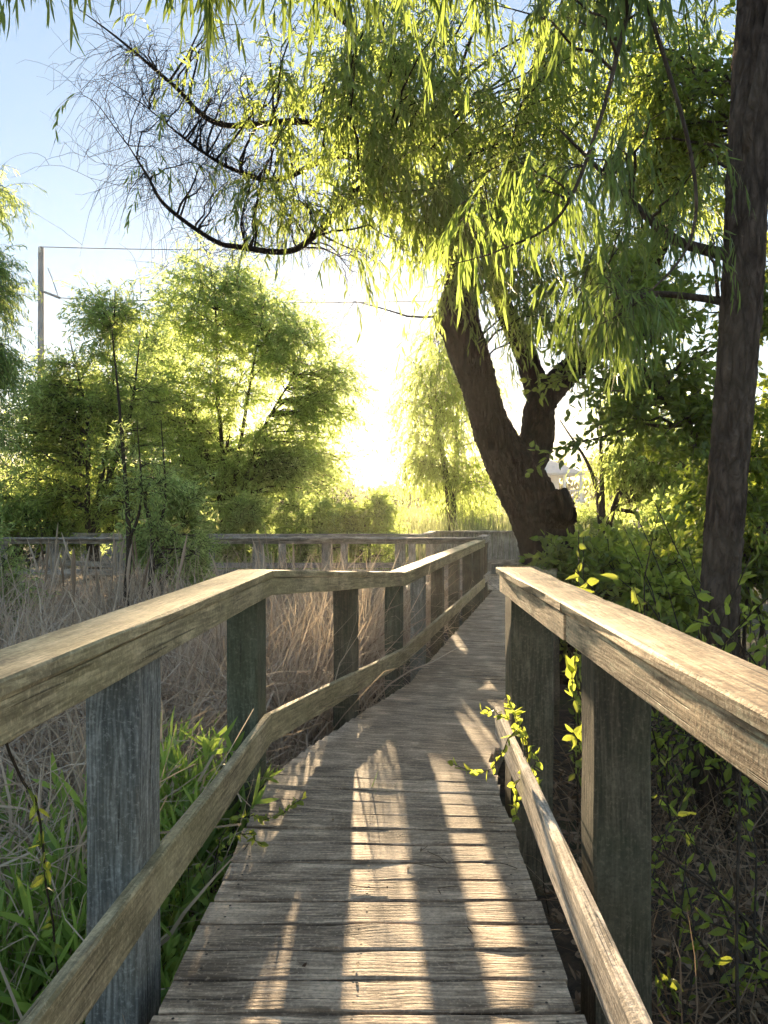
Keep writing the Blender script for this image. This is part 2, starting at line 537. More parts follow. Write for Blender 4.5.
def tree(name, label, cat, base, limbs, clumps, leaf_mat, bark_mat, twigs=10, twig_len=.6, droop=.25, wander=.25,
         per=12, L=.1, W=.014, shape='far', spread=.7, lgrav=.6, curl=.12, bare=None, out=.6, group=None, rough=.0,
         sides=14, br=.02, twig_r=.004, seed=0, k=6, up=.12, caps=(), tw_sides=3, bk=7, wisps=None, ridge=0.0, fine=5):
    rng = np.random.default_rng(seed + 100)
    root = thing(name, label, cat, base, group)
    gt, gl = Geo(), Geo()
    nodes, rads = [], []
    for pts, rs in limbs:
        n = max(10, int(fine * len(pts)))
        P = smooth(pts, n)
        rr = lerp_r(rs, n)
        big = ridge > 0 and max(rs) > .1
        tubes(gt, P[None], rr[None], sides if big or not ridge else 12, rough, rng, ridge if big else 0)
        nodes.append(P)
        rads.append(rr)
    for c in caps:
        cap(gt, *c)
    nodes = np.concatenate(nodes)
    rads = np.concatenate(rads)
    m = len(clumps)
    if m:
        # each clump hangs on a branch from the nearest fitting limb point
        dist = np.linalg.norm(clumps[:, None] - nodes[None], axis=2)
        dist += np.maximum(0, nodes[None, :, 2] - clumps[:, None, 2]) * .5
        dist += np.maximum(0, .35 * np.linalg.norm(clumps[:, None, :2] - nodes[None, :, :2], axis=2) - (clumps[:, None, 2] - nodes[None, :, 2])) * .3
        a = dist.argmin(1)
        p0 = nodes[a]
        ln = np.linalg.norm(clumps - p0, axis=1)
        mid = (p0 + clumps) / 2 + rng.standard_normal((m, 3)) * (.12 * ln[:, None]) + np.array([0, 0, 1]) * (up * ln[:, None])
        t = np.linspace(0, 1, bk)[None, :, None]
        BP = (1 - t) ** 2 * p0[:, None] + 2 * t * (1 - t) * mid[:, None] + t * t * clumps[:, None]
        BP[:, 1:] += rng.standard_normal(BP[:, 1:].shape) * (.025 * ln[:, None, None])
        r0 = np.minimum(rads[a] * .7, .006 + br * ln)
        rr = r0[:, None] * np.linspace(1, .0, bk)[None] + twig_r
        tubes(gt, BP, rr, 5)
        # twigs over the outer part of each branch
        f = .35 + .65 * rng.random((m, twigs))
        x = np.clip(f * (bk - 1), 0, bk - 1.001)
        i = x.astype(int)
        fr = (x - i)[..., None]
        r = np.arange(m)[:, None]
        S = (BP[r, i] + (BP[r, i + 1] - BP[r, i]) * fr).reshape(-1, 3)
        D = np.repeat(norm(clumps - p0), twigs, 0) * out + rng.standard_normal((m * twigs, 3)) * .7
        TL = twig_len * (.5 + .8 * rng.random(m * twigs))
        TP = paths(S, D, TL, k, wander, droop, rng)
        tubes(gt, TP, np.linspace(twig_r, twig_r * .35, k)[None] * np.ones((m * twigs, 1)), tw_sides)
        lf = np.ones(m * twigs, bool)
        if bare is not None:
            lf = rng.random(m * twigs) > np.repeat(bare(clumps), twigs)
        leaves_on(gl, TP[lf], per, L, W, shape, spread, lgrav, curl, .1, rng)
    if wisps is not None:
        WP, wl = wisps
        d = rng.standard_normal((len(WP), 3)) * [1, .8, .7] + [-.75, -.1, .15]
        P = paths(WP, d, wl * rng.uniform(.4, 1.2, len(WP)), 12, .16, rng.uniform(-.12, .26, len(WP)), rng)
        tubes(gt, P, np.linspace(.0032, .0011, 12)[None] * np.ones((len(WP), 1)), 3)
        # side shoots
        S = P[:, 3:11].reshape(-1, 3)
        S = S[rng.random(len(S)) < .38]
        P = paths(S, rng.standard_normal((len(S), 3)) + [-.4, 0, .1], wl * rng.uniform(.2, .6, len(S)), 9, .18, rng.uniform(-.1, .25, len(S)), rng)
        tubes(gt, P, np.linspace(.0022, .0009, 9)[None] * np.ones((len(S), 1)), 3)
    gt.build('trunk', bark_mat, root, smooth=True)
    if gl.n:
        gl.build('crown', leaf_mat, root)
    return root


# ----------------------------------------------------------------- boards
_vo = [0]


class Boards:
    def __init__(self):
        self.v, self.f, self.uv, self.mi = [], [], [], []

    def board(self, p0, p1, side, w, t, up=(0, 0, 1), n0=None, n1=None, w1=None, cham=.004, jit=.0012, k=None, rng=R):
        """a plank from p0 to p1; side = its width direction, up = its thickness direction; n0/n1 = planes its ends are cut on"""
        p0, p1, side, up = (np.asarray(x, float) for x in (p0, p1, side, up))
        side, up = norm(side[None])[0], norm(up[None])[0]
        ax = p1 - p0
        Ln = np.linalg.norm(ax)
        ax = ax / Ln
        k = k or max(2, min(12, int(Ln / .25) + 2))
        w1 = w if w1 is None else w1
        c = cham
        h = t / 2
        b0 = len(self.v)
        _vo[0] += 1
        vo = 10 * (_vo[0] % 97) + 2.0
        uo = float(rng.uniform(0, 40))
        per, rows = None, []
        for s in range(k):
            f = s / (k - 1)
            a = (w + (w1 - w) * f) / 2
            ring = [(-a + c, -h), (a - c, -h), (a, -h + c), (a, h - c), (a - c, h), (-a + c, h), (-a, h - c), (-a, -h + c)]
            if per is None:
                q = np.array(ring + ring[:1])
                per = np.concatenate([[0], np.cumsum(np.linalg.norm(np.diff(q, axis=0), axis=1))])
            row = []
            for (x, y) in ring:
                p = p0 + (p1 - p0) * f + side * (x + rng.normal() * jit) + up * (y + rng.normal() * jit)
                nn, pp = (n0, p0) if s == 0 else (n1, p1)
                if s in (0, k - 1) and nn is not None:
                    nn = np.asarray(nn, float)
                    p = p - ax * (np.dot(p - pp, nn) / np.dot(ax, nn))
                row.append(len(self.v))
                self.v.append(p)
            rows.append(row)
        for s in range(k - 1):
            u0, u1 = uo + Ln * s / (k - 1), uo + Ln * (s + 1) / (k - 1)
            for e in range(8):
                e2 = (e + 1) % 8
                self.f.append((rows[s][e], rows[s][e2], rows[s + 1][e2], rows[s + 1][e]))
                self.uv += [(u0, vo + per[e]), (u0, vo + per[e + 1]), (u1, vo + per[e + 1]), (u1, vo + per[e])]
                self.mi.append(0)
        for row, flip in ((rows[0], True), (rows[-1], False)):
            r = row[::-1] if flip else row
            self.f.append(tuple(r))
            o = self.v[row[0]]
            self.uv += [(uo + float(np.dot(self.v[i] - o, up)) * .3, vo + float(np.dot(self.v[i] - o, side))) for i in r]
            self.mi.append(0)

    def disc(self, c, r, mi=1, h=.0025):
        b = len(self.v)
        n = 7
        for i in range(n):
            a = i / n * 6.283
            self.v.append(np.array(c) + [r * math.cos(a), r * math.sin(a), h])
        self.f.append(tuple(range(b, b + n)))
        self.uv += [(0, 0)] * n
        self.mi.append(mi)

    def build(self, name, mats, parent=None):
        off = np.array(parent.location) if parent is not None else np.zeros(3)
        me = bpy.data.meshes.new(name)
        me.from_pydata([tuple(p - off) for p in self.v], [], self.f)
        uvl = me.uv_layers.new(name='UVMap')
        uvl.data.foreach_set('uv', np.array(self.uv, np.float32).ravel())
        for m in (mats if isinstance(mats, (list, tuple)) else [mats]):
            me.materials.append(m)
        me.polygons.foreach_set('material_index', self.mi)
        me.update()
        o = bpy.data.objects.new(name, me)
        COL.objects.link(o)
        o.parent = parent
        return o


def one_board(name, mat, parent, *a, **k):
    b = Boards()
    b.board(*a, **k)
    return b.build(name, mat, parent)


RAMP = -.317          # how much lower the far part of the walk lies
A = np.array([-.569, 3.91])
B = np.array([.204, 7.4])
C = np.array([1.89, 14.4])
GROUND = -.62

# ----------------------------------------------------------------- ground
gx = np.sinh(np.linspace(-6.2, 6.2, 141)) * 1.2
gy = np.sinh(np.linspace(-6.2, 6.2, 141)) * 1.2 + 6
XX, YY = np.meshgrid(gx, gy)
ZZ = GROUND + .06 * np.sin(XX * 1.7 + 1) * np.cos(YY * 1.3) + .03 * np.sin(XX * 4.1) * np.sin(YY * 3.7 + 2)
g = Geo()
ii = (np.arange(140)[:, None] * 141 + np.arange(140)[None]).ravel()
g.add(np.stack([XX, YY, ZZ], -1).reshape(-1, 3), Q=np.stack([ii, ii + 1, ii + 142, ii + 141], 1))
kind(g.build('ground', M['soil'], smooth=True), 'structure')

# ----------------------------------------------------------------- boardwalk deck


def deck_z(y_left):
    """height of the deck from how far along its left edge one is"""
    return float(np.interp(y_left, [A[1] + .1, B[1]], [0, RAMP]))


def along(p, q, s):
    return p + (q - p) * s


left, right, za = [], [], []
y = -1.6
while y < 3.05:
    left.append((-.625 + .03 * (y - 2.12), y))
    right.append((.534 + .018 * (y - 2.12), y))
    y += .1485
nfan = 10
left_s = []
d1 = norm((B - A)[None])[0]
n1 = np.array([d1[1], -d1[0]])
eA = np.array([-.555, 4.02])
eB = B + n1 * .045
eC = C + n1 * .045
eE = eC + norm((C - B)[None])[0] * 1.05
yl0, yr0 = left[-1][1], right[-1][1]
for i in range(1, nfan + 1):
    f = i / nfan
    yl = yl0 + .1485 * i * 1.09
    yr = yr0 + .1485 * i * .94
    lx = -.600 if yl < 3.8 else -.595 + (yl - 3.8) * .19 * min(1, (yl - 3.8) / .35 + .4)
    left.append((lx, yl))
    right.append((.555 + .08 * f * f * .5, yr))
W0 = np.array(right[-1]) - np.array(left[-1])
base_l, base_r = np.array(left[-1]), np.array(right[-1])
lenB = np.linalg.norm(eB - base_l)
nB = int(lenB / .1485)
for i in range(1, nB + 1):
    f = i / nB
    l = along(base_l, eB, f)
    wv = along(W0, n1 * 1.17, min(1, f * 2.5))
    left.append(tuple(l))
    right.append(tuple(l + wv))
lenC = np.linalg.norm(eE - eB)
nC = int(lenC / .1485)
d2 = norm((C - B)[None])[0]
n2 = np.array([d2[1], -d2[0]])
for i in range(1, nC + 1):
    f = i / nC
    l = along(eB, eE, f)
    left.append(tuple(l))
    right.append(tuple(l + along(n1, n2, min(1, f * 4)) * 1.17))
left, right = np.array(left), np.array(right)
bw = Boards()
bw_shift = R.normal(0, .006, (len(left), 2))
for i in range(len(left) - 1):
    l0, l1, r0, r1 = left[i], left[i + 1], right[i], right[i + 1]
    gap = .010 + .006 * R.random()
    wl, wr = np.linalg.norm(l1 - l0) - gap, np.linalg.norm(r1 - r0) - gap
    cl, cr = (l0 + l1) / 2, (r0 + r1) / 2
    dz = R.normal(0, .0015)
    z0 = deck_z(cl[1]) - .018 + dz
    ax = norm((cr - cl)[None])[0]
    cl = cl + ax * bw_shift[i, 0]
    cr = cr + ax * bw_shift[i, 1]
    sd = np.array([-ax[1], ax[0], 0])
    en = norm((l1 - l0)[None])[0]
    bw.board((*cl, z0 + R.normal(0, .001)), (*cr, z0 + R.normal(0, .001)), sd, wl, .036, n0=(-en[1], en[0], 0), n1=(-en[1], en[0], 0), w1=wr, cham=.005, jit=.0016, k=9)
    if i < 34:
        for f in (.06, .47, .94):
            for s in (-.3, .3):
                c = cl + (cr - cl) * (f + R.normal(0, .008)) + sd[:2] * wl * (s + R.normal(0, .04))
                bw.disc((*c, z0 + .018), .0046)
# joists and side beams under the planks
for off, far in ((.10, 0), (.55, 0), (1.02, 0)):
    pts = []
    for i in (0, 18, 30, 41, 41 + nB, len(left) - 1):
        i = min(i, len(left) - 1)
        c = left[i] + norm((right[i] - left[i])[None])[0] * off
        pts.append(np.array([*c, deck_z(left[i][1]) - .16]))
    for p, q in zip(pts[:-1], pts[1:]):
        if np.linalg.norm(q - p) > .05:
            bw.board(p, q, np.cross(q - p, [0, 0, 1]), .045, .22)
deck = bw.build('boardwalk', [M['deck'], M['nail']])
kind(deck, 'structure', 'weathered plank footpath that bends right and ramps down', 'boardwalk')


# bits blown onto the planks
g = Geo()
m = 70
i_ = R.integers(2, 34, m)
f_ = R.random((m, 1)) ** np.where(R.random((m, 1)) < .5, .35, 1.6)
c_ = (left[i_] + left[i_ + 1]) / 2
d_ = (right[i_] + right[i_ + 1]) / 2
p_ = c_ + (d_ - c_) * np.clip(f_, .03, .97)
z_ = np.array([deck_z(y_) for y_ in c_[:, 1]]) + .004
leaves(g, np.column_stack([p_, z_]), R.standard_normal((m, 3)) * [1, 1, .12], np.array([0, 0, 1.]) + R.standard_normal((m, 3)) * .25, R.uniform(.015, .06, m), R.uniform(.003, .012, m), 'lance', .35)
tp = paths(np.column_stack([p_, z_ + .003])[:24], R.standard_normal((24, 3)) * [1, 1, 0], R.uniform(.04, .16, 24), 5, .15, 0.0)
tp[:, :, 2] = tp[:, :1, 2]
tubes(g, tp, np.full((24, 5), .0013), 4)
kind(g.build('dead_leaves', M['deadleaf']), 'stuff', 'small dead leaves and twig bits scattered on the planks', 'litter')


# ----------------------------------------------------------------- railings
def railing(root, poly, zoff, mat, mat_low, cap_w, out_sign, low_poly=None, cap_t=.037, cap_top=1.06, face_h=.088, low=(.18, .33), ext=(True, True)):
    """cap, face board and lower rail along a polyline of inner faces; out_sign +1 when the outside lies to the left"""
    P = [np.array([x, y, z]) for (x, y), z in zip(poly, zoff)]
    LP = P if low_poly is None else [np.array([x, y, z]) for (x, y), z in zip(low_poly, zoff)]

    def frames(pl):
        D = [norm((pl[i + 1] - pl[i])[None])[0] for i in range(len(pl) - 1)]
        O = [out_sign * norm(np.array([-d[1], d[0], 0])[None])[0] for d in D]
        mit = []
        for i in range(len(pl)):
            if i == 0 or i == len(pl) - 1:
                d = D[0 if i == 0 else -1].copy()
            else:
                d = D[i - 1] + D[i]
            d[2] = 0
            mit.append(norm(d[None])[0])
        return D, O, mit
    D, O, mit = frames(P)
    for i in range(len(D)):
        zt = np.array([0, 0, cap_top - cap_t / 2])
        e = 1e-3 * D[i]
        one_board('cap_rail', mat, root, P[i] + O[i] * (cap_w / 2 - .006) + zt + e, P[i + 1] + O[i] * (cap_w / 2 - .006) + zt - e, O[i], cap_w, cap_t, n0=mit[i], n1=mit[i + 1], cham=.006, jit=.0018)
        zf = np.array([0, 0, cap_top - cap_t - .003 - face_h / 2])
        one_board('face_board', mat, root, P[i] + O[i] * .019 + zf + e, P[i + 1] + O[i] * .019 + zf - e, (0, 0, 1), face_h, .037, up=O[i], n0=mit[i], n1=mit[i + 1], cham=.004, jit=.0014)
    D, O, mit = frames(LP)
    for i in range(len(D)):
        e = 1e-3 * D[i]
        zf = np.array([0, 0, (low[0] + low[1]) / 2])
        one_board('lower_rail', mat_low, root, LP[i] + O[i] * .019 + zf + e, LP[i + 1] + O[i] * .019 + zf - e, (0, 0, 1), low[1] - low[0], .038, up=O[i], n0=mit[i], n1=mit[i + 1], cham=.006, jit=.0016)


def post(root, mat, x, y, z_top, wx, wy, ang=0.0, z_bot=GROUND - .15):
    ca, sa = math.cos(ang), math.sin(ang)
    return one_board('post', mat, root, (x, y, z_bot), (x, y, z_top), (ca, sa, 0), wx, wy, up=(-sa, ca, 0), cham=.007, jit=.0015)


lp = [(-.724 - .063 * 2.95, -1.5), tuple(A), tuple(B), tuple(C)]
lr = thing('railing', 'weathered olive brown timber railing running bent along the left side of the boardwalk', 'railing', (-.7, 2, 0))
railing(lr, lp, [0, 0, RAMP, RAMP], M['rail_left'], M['rail_left'], .185, 1)
TOP = 1.06 - .037 - .004
a0 = math.atan2(-.063, 1)
for (x, y, wx, wy, zt, ang, m) in (
        (-.875, .45, .15, .17, TOP, a0, 'post_blue'),
        (-.778, 2.31, .155, .19, TOP, a0, 'post_blue'),
        (-.70, 3.93, .152, .22, TOP, a0, 'post_green')):
    o = post(lr, M[m], x, y, zt, wx, wy, ang)
    if m == 'post_blue' and y > 1:
        o['label'] = 'blue grey nearest post with straight ridged grain'
ang1 = math.atan2(d1[0], d1[1])
for t, m in ((.5, 'rail_left'),):
    c = along(A, B, t) - n1 * (.038 + .062)
    o = post(lr, M['post_dark'], c[0], c[1], TOP + RAMP * t - .012, .15, .17, -ang1)
ang2 = math.atan2(d2[0], d2[1])
for t, m in ((.005, 'post_green'), (.175, 'post_blue'), (.355, 'post_dark'), (.56, 'post_dark'), (.77, 'post_dark'), (.96, 'post_dark')):
    c = along(B, C, t) - n2 * (.038 + .08)
    post(lr, M[m], c[0], c[1], TOP + RAMP, .15, .16, -ang2)

# short return section where the walk meets the crossing
sr = thing('railing', 'short end railing with a pale cap where the walkway meets the crossing', 'railing', (2.05, 15, RAMP))
E0 = C + d2 * .03 + n2 * .0
E1 = C + d2 * 1.0
railing(sr, [tuple(E0), tuple(E1)], [RAMP + .055, RAMP + .055], M['far_wood'], M['far_wood'], .17, 1)
for s in (.1, .9):
    c = along(E0, E1, s) - n2 * .118
    post(sr, M['post_dark'], c[0], c[1], TOP + RAMP + .05, .14, .14, -ang2)

rp = [(.606, -1.5), (.614, 4.08)]
rr_ = thing('railing', 'sunlit tan timber handrail with a wide split cap along the right side of the boardwalk', 'railing', (.65, 2, 0))
# the cap is two lengths butted together, as is the face board
for (y0, y1) in ((-1.5, 2.64), (2.644, 4.10)):
    one_board('cap_rail', M['rail_right'], rr_, (.606 + .084, y0, 1.0415), (.614 + .078, y1, 1.0415), (1, 0, 0), .172, .037, cham=.006, jit=.002, w1=.19 if y1 > 3 else None)
for (y0, y1) in ((-1.5, 2.60), (2.604, 4.095)):
    one_board('face_board', M['rail_right'], rr_, (.606 + .019, y0, .975), (.613 + .019, y1, .975), (0, 0, 1), .09, .037, up=(1, 0, 0), cham=.004, jit=.0015)
one_board('lower_rail', M['rail_low'], rr_, (.44, -1.5, .255), (.603, 4.06, .255), (0, 0, 1), .145, .038, up=(1, -.03, 0), cham=.007, jit=.002)
for (x, y, wx, wy, m) in ((.735, .55, .17, .16, 'post_dark'), (.737, 2.455, .178, .155, 'post_dark'), (.756, 4.02, .215, .19, 'post_dark')):
    post(rr_, M[m], x, y, TOP, wx, wy, .02)
for (y_, z_) in ((2.52, .99), (2.55, .955), (2.66, .985), (2.69, .957), (3.98, .98), (3.96, .955), (1.15, .96), (1.18, .99)):
    nh = Geo()
    cap(nh, np.array([.6045, y_, z_]), (-1, 0, 0), .0042, 8)
    nh.build('nail_head', M['nail'], rr_)
# the right railing goes on down the ramp behind the bend
A2 = np.array([.66, 4.22])
B2 = eB + n1 * 1.21
C2 = eC + n2 * 1.21 - d2 * 3.6
r2 = thing('railing', 'lower stretch of right hand railing going down the ramp behind the leaves', 'railing', (1, 6, RAMP))
railing(r2, [tuple(A2), tuple(B2), tuple(C2)], [0, RAMP, RAMP], M['rail_left'], M['rail_left'], .17, -1)
for (p, q, t, dz) in ((A2, B2, .5, .5), (A2, B2, .97, 1), (B2, C2, .5, 1), (B2, C2, .97, 1)):
    c = along(p, q, t) + n1 * .118
    post(r2, M['post_dark'], c[0], c[1], TOP + RAMP * dz - .012, .15, .16, -ang1)

# ----------------------------------------------------------------- the crossing walk, Y 15.4 to 17.1
cw = Boards()
x = -16.0
while x < 4.6:
    cw.board((x, 15.42, RAMP - .018), (x, 17.1, RAMP - .018), (1, 0, 0), .141, .036, k=3)
    x += .148
for yy in (15.46, 16.3, 17.05):
    cw.board((-16, yy, RAMP - .17), (4.6, yy, RAMP - .17), (0, 1, 0), .045, .24)
x = .95
while x < 4.9:
    cw.board((x, 17.13, RAMP - .018), (x, 19.0, RAMP - .018), (1, 0, 0), .141, .036, k=3)
    x += .148
kind(cw.build('crossing_boardwalk', [M['deck']]), 'structure', 'far plank walkway crossing the marsh behind the near one', 'boardwalk')

fr = thing('railing', 'long grey far railing facing the reeds on the near edge of the crossing', 'railing', (-4, 15.4, RAMP))
railing(fr, [(-16, 15.40), (1.90, 15.40)], [RAMP, RAMP], M['far_wood'], M['far_wood'], .15, -1, low=(.30, .42))
for px in (-390, -250, -140, -65, 0, 52, 120, 190, 258, 327, 400, 470):
    post(fr, M['far_wood'], (px - 384) / F * 15.48, 15.50, TOP + RAMP, .21, .15)
br_ = thing('railing', 'grey back railing on the far edge of the crossing, seen through the front one', 'railing', (-3, 17.2, RAMP))
railing(br_, [(-5.8, 17.15), (.92, 17.15)], [RAMP, RAMP], M['far_wood'], M['far_wood'], .15, 1, low=(.30, .42))
for px in (150, 210, 282, 344, 412):
    post(br_, M['far_wood'], (px - 384) / F * 17.2, 17.25, TOP + RAMP, .16, .14)
lo = thing('railing', 'pale topped railing stepping back behind the reeds at the far left', 'railing', (-7.6, 18, RAMP))
railing(lo, [(-10.4, 18.9), (-5.85, 17.2)], [RAMP + .03, RAMP], M['far_wood'], M['far_wood'], .2, 1, low=(.30, .42))
for t in (.05, .35, .65, .95):
    c = along(np.array([-10.4, 18.9]), np.array([-5.85, 17.2]), t) + np.array([.04, .12])
    post(lo, M['far_wood'], c[0], c[1], TOP + RAMP, .15, .14)
lo2 = Boards()
for i in range(40):
    c = along(np.array([-10.4, 18.85]), np.array([-5.85, 17.12]), (i + .5) / 40)
    lo2.board((c[0], c[1] - 1.3, RAMP - .018), (c[0], c[1] - .02, RAMP - .018), (1, 0, 0), .1, .036, k=3)
kind(lo2.build('side_boardwalk', [M['deck']]), 'structure', 'branch of plank walkway at the far left', 'boardwalk')

# solid board fence round the viewing platform
pf = thing('board_fence', 'grey upright board fence closing the viewing platform beside the leaning trunk', 'fence', (2.6, 19, RAMP))
one_board('cap_rail', M['far_wood'], pf, (1.22, 19.0, .735), (4.9, 19.0, .735), (0, 1, 0), .19, .038)
one_board('cap_rail', M['far_wood'], pf, (.93, 17.2, .735), (1.2, 18.9, .735), (1, 0, 0), .17, .038)
one_board('lower_rail', M['rail_low'], pf, (1.3, 18.88, .0), (4.9, 18.88, .0), (0, 0, 1), .11, .05, up=(0, 1, 0))
pb = Boards()
x = 1.32
while x < 4.85:
    pb.board((x, 19.0 + R.normal(0, .004), RAMP), (x, 19.0, .712), (1, 0, 0), .132, .022, up=(0, 1, 0), k=3)
    x += .142
y = 17.32
while y < 18.9:
    xx = .93 + (y - 17.2) / 1.7 * .27
    pb.board((xx, y, RAMP), (xx, y, .712), (.1, 1, 0), .1, .022, up=(1, 0, 0), k=3)
    y += .142
pb.build('board_panel', M['far_wood'], pf)
for x in (1.24, 2.4, 3.6, 4.86):
    post(pf, M['far_wood'], x, 19.1, .712, .12, .12)

# ----------------------------------------------------------------- leaning willow over the walk
YT = 8.9
tb = U(560, 640, YT + .1)
tb[2] = GROUND
limbs = [
    ([tb, U(558, 590, YT), U(544, 530, YT), U(522, 484, YT), U(500, 447, YT), U(487, 414, YT), U(480, 387, YT), U(468, 352, YT), U(458, 318, YT), U(460, 275, YT + .1), U(452, 215, YT + .2), U(430, 150, YT + .2), U(392, 70, YT)],
     [.44, .36, .315, .30, .235, .20, .195, .225, .215, .165, .11, .07, .03]),
    ([U(520, 478, YT + .1), U(537, 440, YT + .2), U(541, 405, YT + .3), U(562, 378, YT + .4), U(600, 345, YT + .5), U(640, 290, YT + .6), U(672, 210, YT + .6), U(690, 90, YT + .6)],
     [.22, .19, .17, .15, .125, .10, .07, .03]),
    ([U(540, 400, YT + .3), U(524, 350, YT + .5), U(505, 310, YT + .5), U(490, 250, YT + .6), U(515, 150, YT + .8), U(540, 40, YT + .8), U(550, -80, YT + .8)],
     [.14, .12, .10, .085, .06, .04, .02]),
    # the low limb reaching left with its dark bare hook
    ([U(452, 265, YT), U(405, 225, YT - .4), U(362, 193, YT - .8), U(322, 229, YT - 1.1), U(290, 251, YT - 1.3), U(240, 247, YT - 1.4), U(213, 240, YT - 1.5), U(166, 206, YT - 1.6), U(147, 175, YT - 1.6), U(128, 145, YT - 1.6)],
     [.065, .05, .038, .034, .030, .026, .022, .018, .012, .005]),
    ([U(405, 225, YT - .4), U(350, 157, YT - .5), U(280, 179, YT - .8), U(240, 172, YT - 1.0), U(200, 150, YT - 1.2), U(150, 110, YT - 1.4)],
     [.045, .036, .028, .021, .014, .005]),
    ([U(440, 190, YT), U(350, 143, YT - .3), U(305, 122, YT - .5), U(220, 124, YT - .8), U(172, 84, YT - 1.0), U(120, 40, YT - 1.2), U(80, 10, YT - 1.2)],
     [.055, .045, .036, .028, .019, .011, .004]),
    ([U(430, 150, YT), U(380, 60, YT), U(320, 0, YT - .2), U(240, -60, YT - .3)], [.06, .045, .03, .01]),
    # cut stump and broken knob on the trunk
    ([U(532, 515, YT - .05), U(552, 512, YT - .2), U(566, 505, YT - .32)], [.24, .22, .20]),
    ([U(458, 330, YT), U(446, 322, YT - .1), U(441, 316, YT - .15)], [.16, .13, .09]),
]
lc = in_ellipsoids([
    (U(470, 60, 8.2), np.array([2.3, 1.6, 1.0]), 4),
    (U(340, 60, 7.6), np.array([1.4, 1.2, .9]), 1.7),
    (U(350, 190, 7.8), np.array([.95, .9, .5]), .9),
    (U(560, 140, 8.6), np.array([1.9, 1.5, 1.3]), 3.4),
    (U(500, 220, 8.2), np.array([1.2, 1.2, .75]), 2.0),
    (U(640, 120, 8.8), np.array([1.5, 1.5, 2.0]), 3.0),
    (U(600, 290, 8.6), np.array([1.1, .8, .75]), 1.2),
    (U(430, 200, 7.8), np.array([.7, .9, .6]), 1.0),
], 285, R, .42)
lb = in_ellipsoids([
    (U(200, 140, 7.4), np.array([.95, .7, .85]), 2.0),
    (U(130, 110, 7.3), np.array([.45, .6, .9]), .8),
    (U(270, 190, 7.5), np.array([.8, .6, .6]), 1.2),
    (U(230, 60, 7.5), np.array([.9, .6, .6]), .8),
    (U(370, 270, 7.9), np.array([.6, .5, .35]), .7),
], 64, R, .6)


def bare_left(c):
    px = 384 + c[:, 0] / c[:, 1] * F
    py = HOR - (c[:, 2] - EYE) / c[:, 1] * F
    b = np.clip((375 - px) / 150, 0, .97)
    b = np.maximum(b, np.where((py > 245) & (px < 430), .8, 0))
    return np.clip(b, .03, .97)


wp = np.concatenate([smooth(limbs[i][0], 60)[a:] + R.normal(0, .03, (60 - a, 3)) for i, a in ((3, 22), (4, 22), (5, 24))])
wp = wp[R.integers(0, len(wp), 120)]
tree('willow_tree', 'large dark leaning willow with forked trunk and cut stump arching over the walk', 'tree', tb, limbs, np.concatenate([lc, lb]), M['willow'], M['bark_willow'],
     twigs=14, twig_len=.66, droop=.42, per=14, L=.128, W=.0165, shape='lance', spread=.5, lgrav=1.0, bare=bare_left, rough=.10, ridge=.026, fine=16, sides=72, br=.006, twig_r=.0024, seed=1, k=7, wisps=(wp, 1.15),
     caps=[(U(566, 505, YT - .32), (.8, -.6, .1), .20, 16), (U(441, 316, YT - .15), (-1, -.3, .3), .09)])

# ----------------------------------------------------------------- the tree on the right with hanging near boughs
YR = 5.0
rb = U(716, 640, YR)
rb[2] = GROUND
limbs = [
    ([rb, U(718, 640, YR), U(722, 560, YR), U(728, 470, YR), U(735, 380, YR), U(742, 280, YR), U(747, 180, YR), U(752, 80, YR), U(757, -20, YR), U(756, -140, YR), U(740, -260, YR)],
     [.15, .115, .112, .112, .116, .122, .122, .118, .11, .08, .03]),
    ([U(745, 165, YR - .05), U(750, 120, YR - .15), U(762, 60, YR - .18), U(775, -20, YR - .15)], [.03, .035, .03, .02]),
    ([U(738, 256, YR), U(705, 250, YR + .1), U(672, 238, YR + .1), U(640, 210, YR + .1), U(600, 170, YR + .1), U(560, 130, YR)], [.045, .036, .032, .025, .016, .007]),
    ([U(736, 304, YR), U(700, 298, YR + .1), U(655, 294, YR + .2), U(620, 300, YR + .2), U(585, 292, YR + .2)], [.03, .024, .02, .014, .006]),
    # boughs that cross over the walk just above the picture
    ([U(757, -40, YR), U(700, -120, 4.2), U(600, -150, 3.5), U(480, -140, 3.0), U(360, -120, 2.8), U(230, -110, 2.7), U(100, -100, 2.7), U(-20, -90, 2.8)],
     [.07, .055, .045, .038, .03, .022, .015, .006]),
    ([U(700, -120, 4.2), U(640, -20, 3.4), U(600, 120, 3.2), U(560, 215, 3.1), U(500, 250, 3.1), U(450, 265, 3.1)], [.014, .011, .008, .006, .004, .002]),
    ([U(640, -20, 3.4), U(690, 150, 3.3), U(690, 240, 3.3), U(640, 300, 3.3), U(590, 330, 3.3)], [.010, .008, .006, .004, .002]),
]
near = np.concatenate([
    in_ellipsoids([(U(30, -70, 2.7), np.array([.16, .15, .10]), 1)], 5, R),
    in_ellipsoids([(U(165, -70, 2.7), np.array([.22, .2, .10]), 1)], 6, R),
    in_ellipsoids([(U(250, -60, 2.7), np.array([.15, .2, .08]), 1)], 3, R),
    in_ellipsoids([(U(370, -70, 2.8), np.array([.30, .3, .12]), 1)], 10, R),
    in_ellipsoids([(U(480, -40, 3.0), np.array([.35, .3, .16]), 1)], 13, R),
    in_ellipsoids([(U(600, -30, 3.3), np.array([.4, .3, .25]), 1)], 15, R),
    in_ellipsoids([(U(515, 190, 3.2), np.array([.32, .25, .16]), 1)], 8, R),
    in_ellipsoids([(U(610, 285, 3.25), np.array([.20, .18, .14]), 1)], 7, R),
    in_ellipsoids([(U(640, 180, 4.6), np.array([.55, .4, .6]), 1)], 16, R),
])
